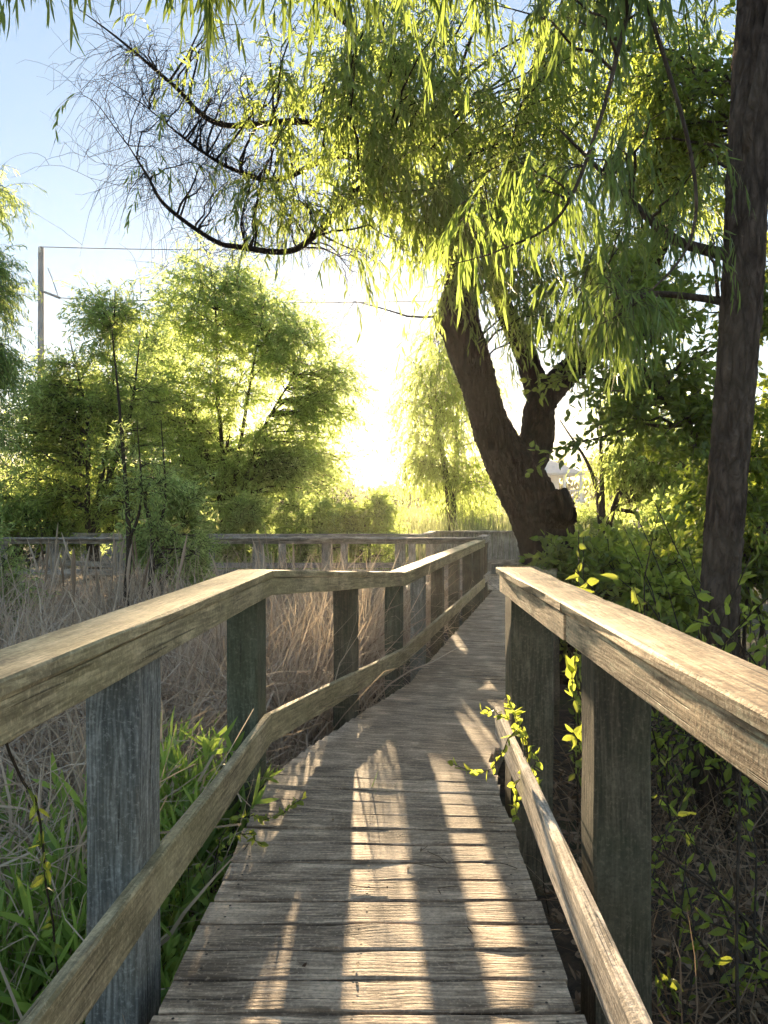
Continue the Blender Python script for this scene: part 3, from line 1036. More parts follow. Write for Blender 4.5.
tree('willow_tree', 'slim grey brown trunk at the right edge with long leaved boughs hanging overhead', 'tree', rb, limbs, near, M['willow_near'], M['bark_right'],
     twigs=8, twig_len=.34, droop=.95, per=10, L=.10, W=.0115, shape='lance', spread=.36, lgrav=1.3, curl=.18, rough=.085, ridge=.019, fine=16, sides=56, br=.01, twig_r=.0016, seed=2, k=6, out=.4, up=.02)

# ----------------------------------------------------------------- broadleaf trees behind on the right
bb = np.array([4.3, 8.2, GROUND])
cl = in_ellipsoids([
    (U(640, 330, 7.6), np.array([.9, 1.0, 1.0]), 1.6),
    (U(690, 410, 7.4), np.array([.9, 1.0, .7]), 1.1),
    (U(610, 410, 7.4), np.array([.6, .8, .5]), .6),
    (U(650, 110, 8.0), np.array([1.0, 1.0, .9]), 1.6),
    (U(760, 300, 8.0), np.array([.7, 1.0, 1.8]), 1.6),
    (U(760, 80, 8.0), np.array([.7, 1.0, 1.2]), 1.0),
    (U(745, 480, 7.4), np.array([.7, .9, .6]), 1.0),
], 108, R, .6)
tree('broadleaf_tree', 'dark leaved broadleaf tree crowding behind the slim trunk at the right', 'tree', bb,
     [([bb, bb + [-.1, 0, 1.2], bb + [-.15, -.1, 2.6], bb + [-.1, -.2, 4.2], bb + [-.3, -.3, 6.2]], [.13, .11, .10, .07, .02]),
      ([bb + [-.13, -.05, 1.5], bb + [-.8, -.4, 2.3], bb + [-1.6, -.5, 3.2], bb + [-2.0, -.5, 4.0]], [.06, .045, .03, .01])],
     cl, M['broad'], M['bark_right'], twigs=11, twig_len=.42, droop=.08, per=11, L=.085, W=.045, shape='ovate', spread=.9, lgrav=.35, rough=.03, br=.014, twig_r=.003, seed=3)

# ----------------------------------------------------------------- willows at the left and behind


def simple_tree(name, label, X, Y, stems, ells, n, mat, seed, L=.11, W=.022, twigs=12, twl=.9, droop=.16, per=12, lgrav=.5, cat='tree', br=.012, shell=.45, group=None, barkm='bark_thin', r0=.09, out=.7, dens=1.75, shape='far'):
    b = np.array([X, Y, GROUND])
    rng = np.random.default_rng(seed)
    limbs = []
    for tip in stems:
        tip = np.array(tip, float)
        p = [b, b + (tip - b) * [.15, .15, .3] + rng.normal(0, .08, 3), b + (tip - b) * [.5, .5, .65] + rng.normal(0, .12, 3), tip]
        limbs.append((p, [r0, r0 * .75, r0 * .45, r0 * .12]))
    c = in_ellipsoids(ells, int(n * dens), rng, shell)
    return tree(name, label, cat, b, limbs, c, mat, M[barkm], twigs=twigs, twig_len=twl, droop=droop, per=int(per * 1.35), L=L * 1.08, W=W * 1.1, shape=shape, spread=.7, lgrav=lgrav, br=br, twig_r=.005, seed=seed, out=out, group=group, sides=8)


D = 21.0
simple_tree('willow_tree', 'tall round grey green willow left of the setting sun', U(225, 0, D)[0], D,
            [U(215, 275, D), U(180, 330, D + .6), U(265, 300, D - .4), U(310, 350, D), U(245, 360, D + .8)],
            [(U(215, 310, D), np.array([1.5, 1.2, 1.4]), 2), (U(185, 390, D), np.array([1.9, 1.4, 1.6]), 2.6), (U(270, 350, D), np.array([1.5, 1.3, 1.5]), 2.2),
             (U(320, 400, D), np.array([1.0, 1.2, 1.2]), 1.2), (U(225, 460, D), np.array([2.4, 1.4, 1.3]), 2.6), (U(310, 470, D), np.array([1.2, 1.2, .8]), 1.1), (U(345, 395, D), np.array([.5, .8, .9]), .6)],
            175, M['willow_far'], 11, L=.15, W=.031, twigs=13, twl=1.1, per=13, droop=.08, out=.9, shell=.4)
D = 24.0
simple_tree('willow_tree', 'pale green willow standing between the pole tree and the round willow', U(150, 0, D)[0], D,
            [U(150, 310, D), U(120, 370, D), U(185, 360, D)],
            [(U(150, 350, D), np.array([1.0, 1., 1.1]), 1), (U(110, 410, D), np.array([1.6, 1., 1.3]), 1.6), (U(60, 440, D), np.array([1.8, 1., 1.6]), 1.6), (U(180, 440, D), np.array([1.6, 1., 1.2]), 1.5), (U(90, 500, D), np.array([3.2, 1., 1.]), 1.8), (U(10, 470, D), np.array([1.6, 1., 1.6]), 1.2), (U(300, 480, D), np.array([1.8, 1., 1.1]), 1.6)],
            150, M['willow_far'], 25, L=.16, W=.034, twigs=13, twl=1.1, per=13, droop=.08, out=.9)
D = 18.0
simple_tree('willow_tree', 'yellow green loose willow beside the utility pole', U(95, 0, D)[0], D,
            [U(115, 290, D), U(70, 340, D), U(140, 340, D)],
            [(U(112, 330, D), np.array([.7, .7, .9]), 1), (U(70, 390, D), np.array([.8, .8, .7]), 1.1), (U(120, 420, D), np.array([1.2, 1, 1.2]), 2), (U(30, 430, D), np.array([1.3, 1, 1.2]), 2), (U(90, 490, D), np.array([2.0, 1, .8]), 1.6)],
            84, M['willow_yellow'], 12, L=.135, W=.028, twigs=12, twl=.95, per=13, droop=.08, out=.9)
D = 12.0
simple_tree('willow_tree', 'dark weeping willow cut off by the left edge of the view', U(-60, 0, D)[0], D,
            [U(-40, 130, D), U(-10, 200, D), U(-70, 220, D)],
            [(U(-28, 190, D), np.array([.42, .5, .55]), 1), (U(-22, 285, D), np.array([.45, .5, .5]), 1.0), (U(-20, 360, D), np.array([.6, .6, .6]), 1.2), (U(-35, 430, D), np.array([.7, .7, .6]), 1.0)],
            62, M['willow_far'], 13, L=.11, W=.016, twigs=12, twl=.75, droop=.4, per=16, lgrav=1.0)
D = 27.0
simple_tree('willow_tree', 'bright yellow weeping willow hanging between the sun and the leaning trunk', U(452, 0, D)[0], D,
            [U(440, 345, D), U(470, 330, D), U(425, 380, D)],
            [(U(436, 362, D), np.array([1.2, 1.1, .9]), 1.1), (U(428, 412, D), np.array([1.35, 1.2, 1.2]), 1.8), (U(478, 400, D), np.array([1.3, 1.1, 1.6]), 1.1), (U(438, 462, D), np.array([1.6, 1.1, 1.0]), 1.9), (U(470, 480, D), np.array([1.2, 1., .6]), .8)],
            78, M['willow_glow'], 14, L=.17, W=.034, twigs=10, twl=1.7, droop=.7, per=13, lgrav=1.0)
D = 15.5
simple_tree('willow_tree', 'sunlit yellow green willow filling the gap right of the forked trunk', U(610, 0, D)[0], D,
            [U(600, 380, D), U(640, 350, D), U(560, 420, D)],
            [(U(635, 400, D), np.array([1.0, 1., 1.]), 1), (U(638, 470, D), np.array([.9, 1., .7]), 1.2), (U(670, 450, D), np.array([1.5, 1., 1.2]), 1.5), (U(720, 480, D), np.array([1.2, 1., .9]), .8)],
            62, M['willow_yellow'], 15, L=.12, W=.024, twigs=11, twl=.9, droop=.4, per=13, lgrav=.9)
D = 11.0
simple_tree('willow_shrub', 'feathery light green willow shrub in front of the far railing', U(165, 0, D)[0], D,
            [U(160, 490, D), U(190, 500, D), U(140, 520, D)],
            [(U(180, 505, D), np.array([.32, .3, .38]), 1.2), (U(150, 540, D), np.array([.35, .3, .3]), 1), (U(195, 560, D), np.array([.25, .3, .35]), .8)],
            36, M['willow_far'], 16, L=.085, W=.013, twigs=11, twl=.36, droop=.05, per=18, cat='shrub', r0=.03)
D = 9.5
simple_tree('willow_shrub', 'low yellow green willow shrub at the left edge among the reeds', U(-15, 0, D)[0], D,
            [U(5, 560, D), U(-25, 540, D)],
            [(U(2, 590, D), np.array([.3, .3, .55]), 1), (U(-25, 560, D), np.array([.3, .3, .6]), 1), (U(-5, 620, D), np.array([.3, .3, .3]), .3)],
            22, M['willow_far'], 17, L=.085, W=.013, twigs=11, twl=.4, droop=.15, per=16, cat='shrub', r0=.03)
for (px, tip_y, Dd, lab, sd, tx) in ((127, 330, 9.6, 'thin dark sapling with a bare leaning top before the far railing', 18, 112), (151, 470, 9.9, 'shorter thin sapling right of the bare topped one', 19, 160)):
    b = U(px, 0, Dd)
    b[2] = GROUND
    cl = in_ellipsoids([(U((px + tx) / 2 + 14, (tip_y + 560) / 2 + 40, Dd), np.array([.42, .4, .6]), 1)], 15, R)
    tree('sapling', lab, 'sapling', b, [([b, U(px - 1, 600, Dd), U(px + 2, 540, Dd), U(px - 6, (tip_y + 520) / 2, Dd), U(tx, tip_y, Dd)], [.045, .04, .034, .02, .006]),
         ([U(px + 1, 545, Dd), U(px + 14, 500, Dd), U(px + 10, 420, Dd)], [.022, .016, .005])], cl, M['willow_far'], M['bark_thin'],
         twigs=8, twig_len=.4, droop=.12, per=12, L=.085, W=.014, seed=sd, sides=7)
for i, (px, py, Dd, rx, rz, mt, lab) in enumerate((
        (365, 515, 20, 1.0, .55, 'willow_yellow', 'low golden shrub below the sun, behind the far railing'),
        (300, 520, 19.5, 1.3, .55, 'willow_far', 'mid green shrub under the tall round willow'),
        (235, 525, 19, 1.0, .6, 'willow_far', 'rounded green shrub behind the far railing, left of the mid green one'),
        (462, 503, 34, 1.8, .6, 'willow_yellow', 'round yellow green bush beyond the cattails beside the leaning trunk'),
        (590, 524, 24, 1.4, .5, 'willow_yellow', 'bushy yellow green shrub just right of the cut stump'),
        (20, 520, 18, 1.6, .9, 'willow_far', 'dense green shrub behind the far railing at the left edge'))):
    simple_tree('shrub', lab, U(px, 0, Dd)[0], Dd, [U(px, py - 15, Dd), U(px - 12, py, Dd), U(px + 12, py, Dd)],
                [(U(px, py, Dd), np.array([rx, .8, rz]), 1), (U(px, py + 25, Dd), np.array([rx * 1.1, .8, rz]), .8)], 34, M[mt], 30 + i, L=.12, W=.03, twigs=12, twl=.6, per=13, cat='shrub', r0=.04)

for i, (px, py, Dd, rx, rz, mt, lab) in enumerate((
        (615, 575, 9.5, .5, .4, 'shrub', 'mid green bush between the cut stump and the slim trunk'),
        (668, 540, 10.5, .6, .6, 'willow_yellow', 'taller dark bush behind the slim trunk'),
        (745, 520, 8.5, .7, .9, 'broad', 'dark bush at the right edge behind the trunk'),
        (650, 585, 7.2, .55, .42, 'shrub', 'leafy bush just above the right handrail'),
        (580, 575, 8.0, .35, .3, 'broad', 'shaded bush in front of the leaning trunk foot'),
        (700, 470, 14.0, 1.6, 1.3, 'willow_yellow', 'large pale green bush far behind the right trunk'),
        (800, 440, 12.0, 1.3, 2.0, 'broad', 'big dark bush far off at the right edge'))):
    simple_tree('shrub', lab, U(px, 0, Dd)[0], Dd, [U(px, py - 15, Dd), U(px - 12, py, Dd), U(px + 12, py, Dd)],
                [(U(px, py, Dd), np.array([rx, .7, rz]), 1), (U(px, py + 30, Dd), np.array([rx * 1.1, .7, rz]), .8)], 30, M[mt], 50 + i, L=.095, W=.050, twigs=10, twl=.45, per=8, cat='shrub', r0=.03, lgrav=.3, dens=1.3, shape='ovate')

# far wood along the horizon
g = Geo()
rng = np.random.default_rng(5)
nb = 300
bx = rng.uniform(-95, 120, nb)
by = rng.uniform(75, 130, nb)
px_ = 384 + bx / by * F
by = np.where((px_ > 465) & (px_ < 625), np.maximum(by, 104), by)
bx = (px_ - 384) / F * by
top = np.where((px_ > 335) & (px_ < 480), rng.uniform(2.6, 4.2, nb), rng.uniform(4, 8.5, nb)) * by / 95
for x_, y_, h_ in zip(bx, by, top):
    m = 260
    d = norm(rng.standard_normal((m, 3)))
    p = np.array([x_, y_, h_ * .45]) + d * np.array([2.8, 2.2, h_ * .62]) * (rng.random((m, 1)) ** .35)
    p[:, 2] = np.maximum(p[:, 2], -.4)
    leaves(g, p, rng.standard_normal((m, 3)), rng.standard_normal((m, 3)), .75, .5, 'far', .1, rng)
kind(g.build('distant_woods', M['farwood']), 'stuff', 'hazy line of distant trees along the horizon', 'trees')

# ----------------------------------------------------------------- marsh grass, reeds, litter


def blades(name, mat, X, Y, h, w, lean, droop, wander, k, kindlab, rng, cat='reeds', zb=GROUND, tip=.15):
    n = len(X)
    S = np.stack([X, Y, np.full(n, zb) if np.isscalar(zb) else zb], 1)
    Dr = np.stack([rng.normal(0, 1, n) * lean, rng.normal(0, 1, n) * lean, np.ones(n)], 1)
    P = paths(S, Dr, h, k, wander, droop, rng)
    P[:, :, 2] = np.maximum(P[:, :, 2], GROUND + .01)
    W = w[:, None] * np.interp(np.linspace(0, 1, k), [0, .6, 1], [1, .8, tip])[None] * .5
    g = Geo()
    ribbons(g, P, W, norm(np.cross(rng.standard_normal((n, 3)), Dr)))
    return g


rng = np.random.default_rng(21)
n = 15000
yy = rng.uniform(19.8, 62, n)
xx = (rng.uniform(150, 620, n) - 384) / F * yy
g = blades('marsh_grass', None, xx, yy, rng.uniform(1.3, 2.1, n) * np.interp(yy, [20, 40], [.85, 1.0]), rng.uniform(.02, .05, n), .10, .03, .05, 5, '', rng)
kind(g.build('marsh_grass', M['cattail']), 'stuff', 'pale green cattails filling the marsh behind the platform', 'cattails')

n = 24000
yy = 2.6 + 12.5 * rng.random(n) ** .85
xl = np.interp(yy, [2.6, 5, 15.2], [-2.6, -4.4, -9.5])
xr = np.interp(yy, [2.6, 3.9, 7.4, 14.4, 15.2], [-1.15, -.95, -.15, 1.45, 1.5])
xx = xl + (xr - xl) * rng.random(n) ** .8
# leave the reeds thinner where the photo shows the green plants
hh = rng.uniform(.5, 1.45, n) * np.interp(yy, [2.6, 4.2, 6, 9, 12, 13.5, 15], [.6, .95, 1.1, 1.15, .95, .55, .35])
cl_ = np.sin(xx * 2.3 + 1 + .8 * np.sin(yy)) * np.sin(yy * 1.9 + xx)
hh = hh * np.where(cl_ > -.1, 1.0, np.where(rng.random(n) < .4, .75, .3)) * (1 + .12 * cl_)
g = blades('dry_reeds', None, xx, yy, hh, rng.uniform(.005, .021, n), np.where(rng.random(n) < .6, .17, .4), np.where(rng.random(n) < .45, rng.uniform(.15, .6, n), rng.uniform(0, .12, n)), .16, 7, '', rng)
# fallen, tangled stems
m = 9000
yy = 2.7 + 12 * rng.random(m)
xl = np.interp(yy, [2.6, 5, 15.2], [-2.6, -4.4, -9.5])
xr = np.interp(yy, [2.6, 3.9, 7.4, 14.4, 15.2], [-1.2, -1.0, -.25, 1.3, 1.4])
xx = xl + (xr - xl) * rng.random(m) ** .8
S = np.stack([xx, yy, GROUND + rng.uniform(.05, .75, m)], 1)
Dr = np.stack([rng.normal(0, 1, m), rng.normal(0, 1, m), rng.normal(.1, .5, m)], 1)
P = paths(S, Dr, rng.uniform(.4, 1.1, m), 6, .15, rng.uniform(-.05, .25, m), rng)
P[:, :, 2] = np.maximum(P[:, :, 2], GROUND + .01)
ribbons(g, P, (rng.uniform(.004, .010, m) * .5)[:, None] * np.ones((1, 6)), norm(rng.standard_normal((m, 3))))
kind(g.build('dry_reeds', M['reed']), 'stuff', 'tangled grey brown dead reeds left of the boardwalk', 'reeds')

# pale plumes standing above the reeds
g = Geo()
m = 46
px_ = np.concatenate([rng.uniform(15, 135, 30), rng.uniform(135, 330, 16)])
dd = rng.uniform(7, 13.5, m)
S = np.stack([(px_ - 384) / F * dd, dd, np.full(m, GROUND)], 1)
P = paths(S, np.stack([rng.normal(0, .12, m), rng.normal(0, .1, m), np.ones(m)], 1), rng.uniform(1.2, 1.75, m), 12, .05, .012, rng)
rad = np.interp(np.linspace(0, 1, 12), [0, .70, .78, .88, 1], [.006, .004, .017, .02, .003])
tubes(g, P, rad[None] * rng.uniform(.7, 1.1, (m, 1)), 6, .12, rng)
kind(g.build('reed_plumes', M['reed']), 'stuff', 'pale fluffy seed heads standing above the dead reeds', 'reeds')

# dead stems and litter under the right rail
n = 5200
yy = rng.uniform(1.3, 9, n)
xx = np.interp(yy, [1.3, 4.2, 9], [.95, 1.0, 2.6]) + 3.2 * rng.random(n) ** 1.3
g = blades('litter', None, xx, yy, rng.uniform(.2, .9, n), rng.uniform(.003, .008, n), .7, rng.uniform(.0, .5, n), .2, 6, '', rng)
m = 9000
yy = rng.uniform(1.3, 10, m)
xx = np.interp(yy, [1.3, 4.2, 9], [.7, .8, 2.4]) + 3.4 * rng.random(m) ** 1.2
leaves(g, np.stack([xx, yy, GROUND + .05 + .07 * rng.random(m)], 1), rng.standard_normal((m, 3)) * [1, 1, .3], rng.standard_normal((m, 3)) * [.5, .5, 1], rng.uniform(.03, .1, m), rng.uniform(.01, .03, m), 'lance', .3, rng)
kind(g.build('dead_litter', M['litter']), 'stuff', 'brown dead stems and fallen leaves under the right handrail', 'litter')

# ----------------------------------------------------------------- green plants


def leafy_plant(name, label, base, n, height, spread, mat, L, W, per, shape, seed, cat='plant', droop=.06, grav=-.35, lspread=.6, wander=.07, group=None, stem_r=.003, lean=.35):
    rng = np.random.default_rng(seed)
    base = np.array(base, float)
    root = thing(name, label, cat, base, group)
    S = base + rng.normal(0, spread * .4, (n, 3)) * [1, 1, 0]
    Dr = np.stack([rng.normal(0, lean, n), rng.normal(0, lean, n), np.ones(n)], 1)
    P = paths(S, Dr, height * rng.uniform(.65, 1.1, n), 8, wander, droop, rng)
    if base[0] > 0:
        P[:, :, 0] = np.maximum(P[:, :, 0], .93 + np.maximum(0, P[:, :, 1] - 4.0) * .27 + rng.uniform(0, .12, (n, 1)))
    g = Geo()
    tubes(g, P, np.linspace(stem_r, stem_r * .4, 8)[None] * np.ones((n, 1)), 5)
    g.build('stem', M['herb'] if mat in ('herb', 'sage') else M['bark_thin'], root, True)
    g = Geo()
    leaves_on(g, P, per, L, W, shape, lspread, grav, .3, .12, rng, .35)
    g.build('foliage', M[mat], root)
    return root


for i, (x, y, nn, h, sp, lab) in enumerate((
        (-1.36, 2.75, 52, .68, .5, 'bushy green clump of narrow leaves in the bottom left corner'),
        (-1.62, 3.3, 38, .66, .5, 'narrow leaved green clump at the left edge, just behind the corner clump'),
        (-1.02, 3.75, 64, .86, .36, 'bright green clump of upright narrow leaves between the two nearest left posts'),
        (-1.18, 4.25, 22, .62, .3, 'smaller green clump behind the bright upright one'),
        (-1.05, 2.95, 35, 0.53, .4, 'low dark green clump at the foot of the nearest left post'))):
    leafy_plant('leafy_plant', lab, (x, y, GROUND), nn, h, sp, 'herb', .155, .021, 30, 'lance', 60 + i, group='narrow leaved plants beside the left rail')
leafy_plant('leafy_plant', 'soft grey green sage like plant at the left edge among dead reeds', (-1.95, 3.9, GROUND), 22, .62, .5, 'sage', .05, .02, 30, 'ovate', 70)
leafy_plant('leafy_plant', 'broad leaved weed growing low below the left lower rail', (-.86, 2.75, GROUND), 12, .52, .3, 'herb', .10, .035, 14, 'ovate', 71, grav=-.1)
leafy_plant('leafy_plant', 'small leaved green weed pushing up beside the left deck edge', (-.80, 3.25, GROUND), 18, .66, .28, 'shrub', .045, .022, 22, 'ovate', 72, grav=.0)


def sprig(name, label, strands, mat, L, W, per, seed, cat='vine', r=.003, spread=.7):
    rng = np.random.default_rng(seed)
    root = thing(name, label, cat, strands[0][0])
    g, gl = Geo(), Geo()
    for s in strands:
        P = smooth(s, 14)[None]
        P = P + rng.normal(0, .006, P.shape)
        tubes(g, P, np.linspace(r, r * .5, 14)[None], 5)
        leaves_on(gl, P, int(per * np.linalg.norm(np.diff(P[0], axis=0), axis=1).sum()), L, W, 'ovate', spread, .1, .2, .25, rng)
    g.build('stem', M['bark_thin'], root, True)
    gl.build('foliage', M[mat], root)
    return root


sprig('vine', 'yellow green vine sprig climbing over the end of the right lower rail', [
    [(.80, 3.75, GROUND), (.72, 3.6, -.1), (.66, 3.5, .25), (.60, 3.45, .42), (.57, 3.5, .50)],
    [(.70, 3.55, .1), (.62, 3.4, .36), (.55, 3.3, .40), (.42, 3.25, .26), (.30, 3.35, .26)],
    [(.66, 3.5, .25), (.60, 3.5, .40), (.52, 3.6, .42), (.47, 3.7, .40)],
    [(.62, 3.4, .36), (.58, 3.2, .30), (.54, 3.15, .2), (.53, 3.1, .12)],
    [(.68, 3.4, -.05), (.63, 3.25, .22), (.64, 3.2, .36)]], 'shrub', .040, .023, 38, 80)
sprig('vine', 'small green sprig lying on the left edge of the deck', [
    [(-.80, 3.3, GROUND), (-.72, 3.3, -.1), (-.62, 3.25, .06), (-.48, 3.3, .05), (-.36, 3.38, .10)],
    [(-.72, 3.2, -.2), (-.66, 3.1, .0), (-.58, 3.15, .05), (-.50, 3.12, .03)]], 'shrub', .032, .018, 60, 81)
sprig('vine', 'leafy bare stemmed vine hanging below the near left rail', [
    [(-1.10, 2.2, .80), (-1.09, 2.3, .60), (-1.04, 2.35, .40), (-1.02, 2.35, .15), (-1.0, 2.4, -.2), (-1.0, 2.45, GROUND)]], 'shrub', .045, .025, 26, 82, r=.005)

# shrubs on the right
for i, (x, y, nn, h, sp, mat, L, per, lab) in enumerate((
        (1.62, 5.0, 24, 2.15, .75, 'shrub', .08, 22, 'arching green shrub with pointed leaves right behind the end of the handrail'),
        (2.25, 4.4, 26, 2.2, .9, 'shrub', .09, 22, 'tall bright leaved shrub round the foot of the slim trunk'),
        (2.9, 5.6, 18, 2.3, .9, 'broad', .08, 18, 'dark green shrub standing behind the slim trunk'),
        (1.95, 6.6, 18, 1.55, .7, 'broad', .07, 18, 'dense dark shrub at the foot of the leaning willow'),
        (3.2, 4.5, 22, 2.3, .9, 'broad', .09, 20, 'dark shrub filling the right edge behind the handrail'),
        (1.35, 3.0, 18, .9, .5, 'shrub', .055, 18, 'low sparse green shrub between the two right posts'),
        (1.75, 2.4, 20, 1.0, .7, 'shrub', .06, 19, 'sunlit low bush below the right handrail'),
        (1.25, 1.95, 8, .42, .5, 'shrub', .07, 9, 'few creeping green leaves at the bottom right corner'),
        (2.2, 3.0, 14, 1.0, .6, 'broad', .06, 16, 'dark low bush further right below the handrail'),
        (1.28, 5.7, 12, 1.5, .4, 'broad', .06, 18, 'dark leafy bush beside the ramp railing'))):
    leafy_plant('shrub', lab, (x, y, GROUND), nn, h, sp, mat, L, L * .5, per, 'ovate', 90 + i, 'shrub', droop=.14, grav=.15, lspread=.8, wander=.14, group='understorey shrubs right of the boardwalk', stem_r=.007, lean=.45)

# bare curved stems under the right rail
for i, (pts, lab) in enumerate((
        ([(1.05, 2.2, GROUND), (1.1, 2.4, -.1), (1.2, 2.6, .35), (1.3, 2.8, .65)], 'long pale bare stem curving up under the right handrail'),
        ([(1.5, 2.5, GROUND), (1.3, 2.6, -.1), (1.0, 2.7, .15), (.85, 2.75, .2)], 'bare brown stem arching left behind the near right post'),
        ([(1.05, 1.9, -.2), (1.2, 2.0, -.15), (1.35, 2.0, -.35), (1.4, 1.95, GROUND)], 'pale bowed dead twig near the bottom right corner'))):
    o = thing('bare_stem', lab, 'stem', pts[0])
    g = Geo()
    P = smooth(pts, 16)
    tubes(g, P[None], np.linspace(.007, .003, 16)[None], 6, .1)
    rngs = np.random.default_rng(200 + i)
    TP = paths(P[4::3], rngs.standard_normal((4, 3)) + [0, 0, .5], .35, 6, .2, .02, rngs)
    tubes(g, TP, np.linspace(.003, .0012, 6)[None] * np.ones((4, 1)), 4)
    g.build('twig', M['bark_thin'], o, True)

# ----------------------------------------------------------------- utility pole and wires
pb_ = np.array([U(41, 0, 32)[0], 32, GROUND])
up_ = thing('utility_pole', 'pale tall utility pole above the left trees', 'pole', pb_)
g = Geo()
ptop = U(41, 248, 32)
tubes(g, np.linspace(pb_, ptop, 6)[None], np.linspace(.16, .115, 6)[None], 14)
cap(g, ptop, (0, 0, 1), .115, 14)
g.build('pole', M['pole'], up_, True)
g = Geo()
tubes(g, np.array([U(42, 291, 31.9), U(50, 294, 31.8), U(60, 298, 31.7)])[None], np.full((1, 3), .05), 8)
tubes(g, np.array([U(48, 268, 31.85), U(54, 284, 31.8), U(58, 296, 31.7)])[None], np.full((1, 3), .02), 6)
g.build('bracket', M['metal'], up_, True)
g = Geo()
for a_ in (ptop + [0, -.14, -.25],):
    tubes(g, np.linspace(a_, a_ + [0, 0, .28], 6)[None], np.array([[.03, .06, .04, .06, .04, .02]]), 8)
g.build('insulator', M['trim'], up_, True)
for i, (a_, b_, lab) in enumerate(((ptop + [0, -.14, 0], np.array([26., 38, 16.0]), 'upper thin wire running right from the pole top'),
                                   (U(60, 298, 31.7), np.array([26., 38, 13.2]), 'lower thin wire running right from the pole bracket'))):
    t = np.linspace(0, 1, 30)[:, None]
    P = a_ + (b_ - a_) * t - np.array([0, 0, 1]) * (4 * .8 * t * (1 - t))
    g = Geo()
    tubes(g, P[None], np.full((1, 30), .018), 5)
    o = g.build('overhead_wire', M['wire'], None, True, loc=a_)
    tag(o, lab, 'wire', 'wires from the utility pole')

# ----------------------------------------------------------------- house far off


def box(g, lo, hi):
    x0, y0, z0 = lo
    x1, y1, z1 = hi
    V = [(x0, y0, z0), (x1, y0, z0), (x1, y1, z0), (x0, y1, z0), (x0, y0, z1), (x1, y0, z1), (x1, y1, z1), (x0, y1, z1)]
    g.add(V, Q=[(0, 3, 2, 1), (4, 5, 6, 7), (0, 1, 5, 4), (1, 2, 6, 5), (2, 3, 7, 6), (3, 0, 4, 7)])


def hbox(root, name, mat, *bs):
    g = Geo()
    for b in bs:
        box(g, *b)
    return g.build(name, mat, root)


HY = 88.0
hs = thing('house', 'pale raised house with blue grey hip roof glimpsed behind the leaning trunk', 'house', (17, HY, GROUND))
hx0, hx1 = 10.6, 22.6
hbox(hs, 'wall', M['wall'], ((hx0 + .6, HY, 2.0), (hx1 - 2.6, HY + 8, 5.0)))
g = Geo()
ez, rz_ = 5.0, 7.2
V = [(hx0, HY - 1.6, ez), (hx1, HY - 1.6, ez), (hx1, HY + 9, ez), (hx0, HY + 9, ez), (hx0 + 4, HY + 3.7, rz_), (hx1 - 4, HY + 3.7, rz_)]
V += [(x_, y_, z_ - .22) for (x_, y_, z_) in V[:4]]
g.add(V, T=[(1, 2, 5), (3, 0, 4)], Q=[(0, 1, 5, 4), (2, 3, 4, 5), (0, 6, 7, 1), (1, 7, 8, 2), (2, 8, 9, 3), (3, 9, 6, 0), (6, 9, 8, 7)])
g.build('roof', M['roof'], hs)
for x_ in np.linspace(hx0 + .4, hx1 - .4, 7):
    hbox(hs, 'column', M['trim'], ((x_ - .14, HY - 1.4, GROUND), (x_ + .14, HY - 1.12, ez - .23)))
hbox(hs, 'porch_floor', M['trim'], ((hx0, HY - 1.5, 1.75), (hx1, HY + 8, 1.98)))
bars = [((hx0 + .1, HY - 1.38, 2.95), (hx1 - .1, HY - 1.28, 3.06))]
bars += [((x_ - .03, HY - 1.36, 1.99), (x_ + .03, HY - 1.30, 2.94)) for x_ in np.arange(hx0 + .2, hx1, .3)]
hbox(hs, 'porch_railing', M['trim'], *bars)
for x_ in (12.2, 14.6, 17.2):
    w_ = hbox(hs, 'window', M['trim'], ((x_ - .1, HY - .08, 3.0), (x_ + 1.2, HY - .002, 4.5)))
    hbox(w_, 'pane', M['glass'], ((x_ - 17, -.1, 3.1 - GROUND), (x_ + 1.1 - 17, -.083, 4.4 - GROUND)))
for c in hs.children:
    pass

# picket rail of another walk far out in the cattails
pk = thing('railing', 'thin pale distant railing standing in the cattails', 'railing', (4, 36, GROUND))
b_ = [((2.4, 36, .52), (9.5, 36.1, .62)), ((2.4, 36, .16), (9.5, 36.08, .24))]
b_ += [((x_, 36.01, GROUND), (x_ + .07, 36.07, .52)) for x_ in np.arange(2.5, 9.5, .32)]
hbox(pk, 'rail_frame', M['far_wood'], *b_)

# ----------------------------------------------------------------- haze volume added to imitate lens glow around the sun
q = NT('glow_haze')
pv = q.n('ShaderNodeVolumePrincipled')
pv.inputs['Color'].default_value = (.96, .94, .90, 1)
pv.inputs['Density'].default_value = .00045
pv.inputs['Anisotropy'].default_value = .6
q.l(pv, 0, q.out, 1)
g = Geo()
box(g, (-340, -340, GROUND - 1.2), (340, 360, 19.5))
kind(g.build('haze', q.m), 'stuff', 'thin haze volume added for a warm veil of glow around the sun', 'haze')

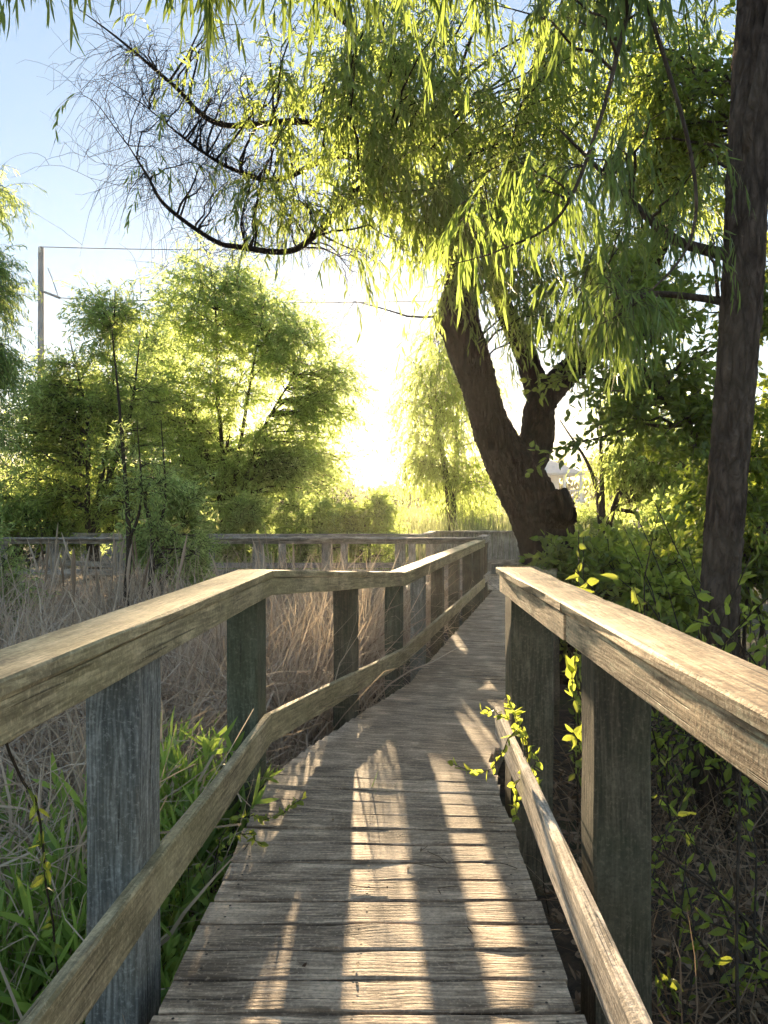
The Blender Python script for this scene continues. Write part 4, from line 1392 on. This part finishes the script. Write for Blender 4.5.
# ----------------------------------------------------------------- world, sun, camera
w = bpy.data.worlds.new('World')
scene.world = w
w.use_nodes = True
nt = w.node_tree
nt.nodes.clear()
sky = nt.nodes.new('ShaderNodeTexSky')
sky.sky_type = 'NISHITA'
sky.sun_disc = False
sky.sun_elevation = SUN_EL
sky.sun_rotation = SUN_AZ
sky.air_density = 1.15
sky.dust_density = .12
sky.ozone_density = 3.0
bg = nt.nodes.new('ShaderNodeBackground')
bg.inputs['Strength'].default_value = .100
wo = nt.nodes.new('ShaderNodeOutputWorld')
gm = nt.nodes.new('ShaderNodeGamma')
gm.inputs['Gamma'].default_value = .37
hsv = nt.nodes.new('ShaderNodeHueSaturation')
hsv.inputs['Hue'].default_value = .516
hsv.inputs['Saturation'].default_value = 1.35
nt.links.new(sky.outputs[0], gm.inputs[0])
nt.links.new(gm.outputs[0], hsv.inputs['Color'])
nt.links.new(hsv.outputs[0], bg.inputs[0])
nt.links.new(bg.outputs[0], wo.inputs[0])

ld = bpy.data.lights.new('sun', 'SUN')
ld.energy = 4.9
ld.angle = math.radians(.5)
ld.color = (1.0, .74, .44)
lo_ = bpy.data.objects.new('sun', ld)
COL.objects.link(lo_)
s = Vector((math.sin(SUN_AZ) * math.cos(SUN_EL), math.cos(SUN_AZ) * math.cos(SUN_EL), math.sin(SUN_EL)))
lo_.rotation_euler = s.to_track_quat('Z', 'Y').to_euler()
lo_.location = (0, 0, 30)

cd = bpy.data.cameras.new('camera')
cd.sensor_fit = 'VERTICAL'
cd.sensor_height = 36
cd.lens = 36 * F / 1024
cd.shift_y = -(512 - HOR) / 1024
cd.clip_start = .05
cd.clip_end = 6000
co = bpy.data.objects.new('camera', cd)
COL.objects.link(co)
co.location = (0, 0, EYE)
co.rotation_euler = (math.radians(90), 0, 0)
scene.camera = co

vs = scene.view_settings
vs.view_transform = 'Standard'
vs.look = 'None'
vs.exposure = 2.8
vs.gamma = 1
scene.render.engine = 'CYCLES'
cy = scene.cycles
cy.max_bounces = 10
cy.diffuse_bounces = 5
cy.transmission_bounces = 8
cy.glossy_bounces = 2
cy.volume_bounces = 0
cy.transparent_max_bounces = 4
cy.use_denoising = True
cy.denoising_prefilter = 'NONE'
cy.sample_clamp_indirect = 6
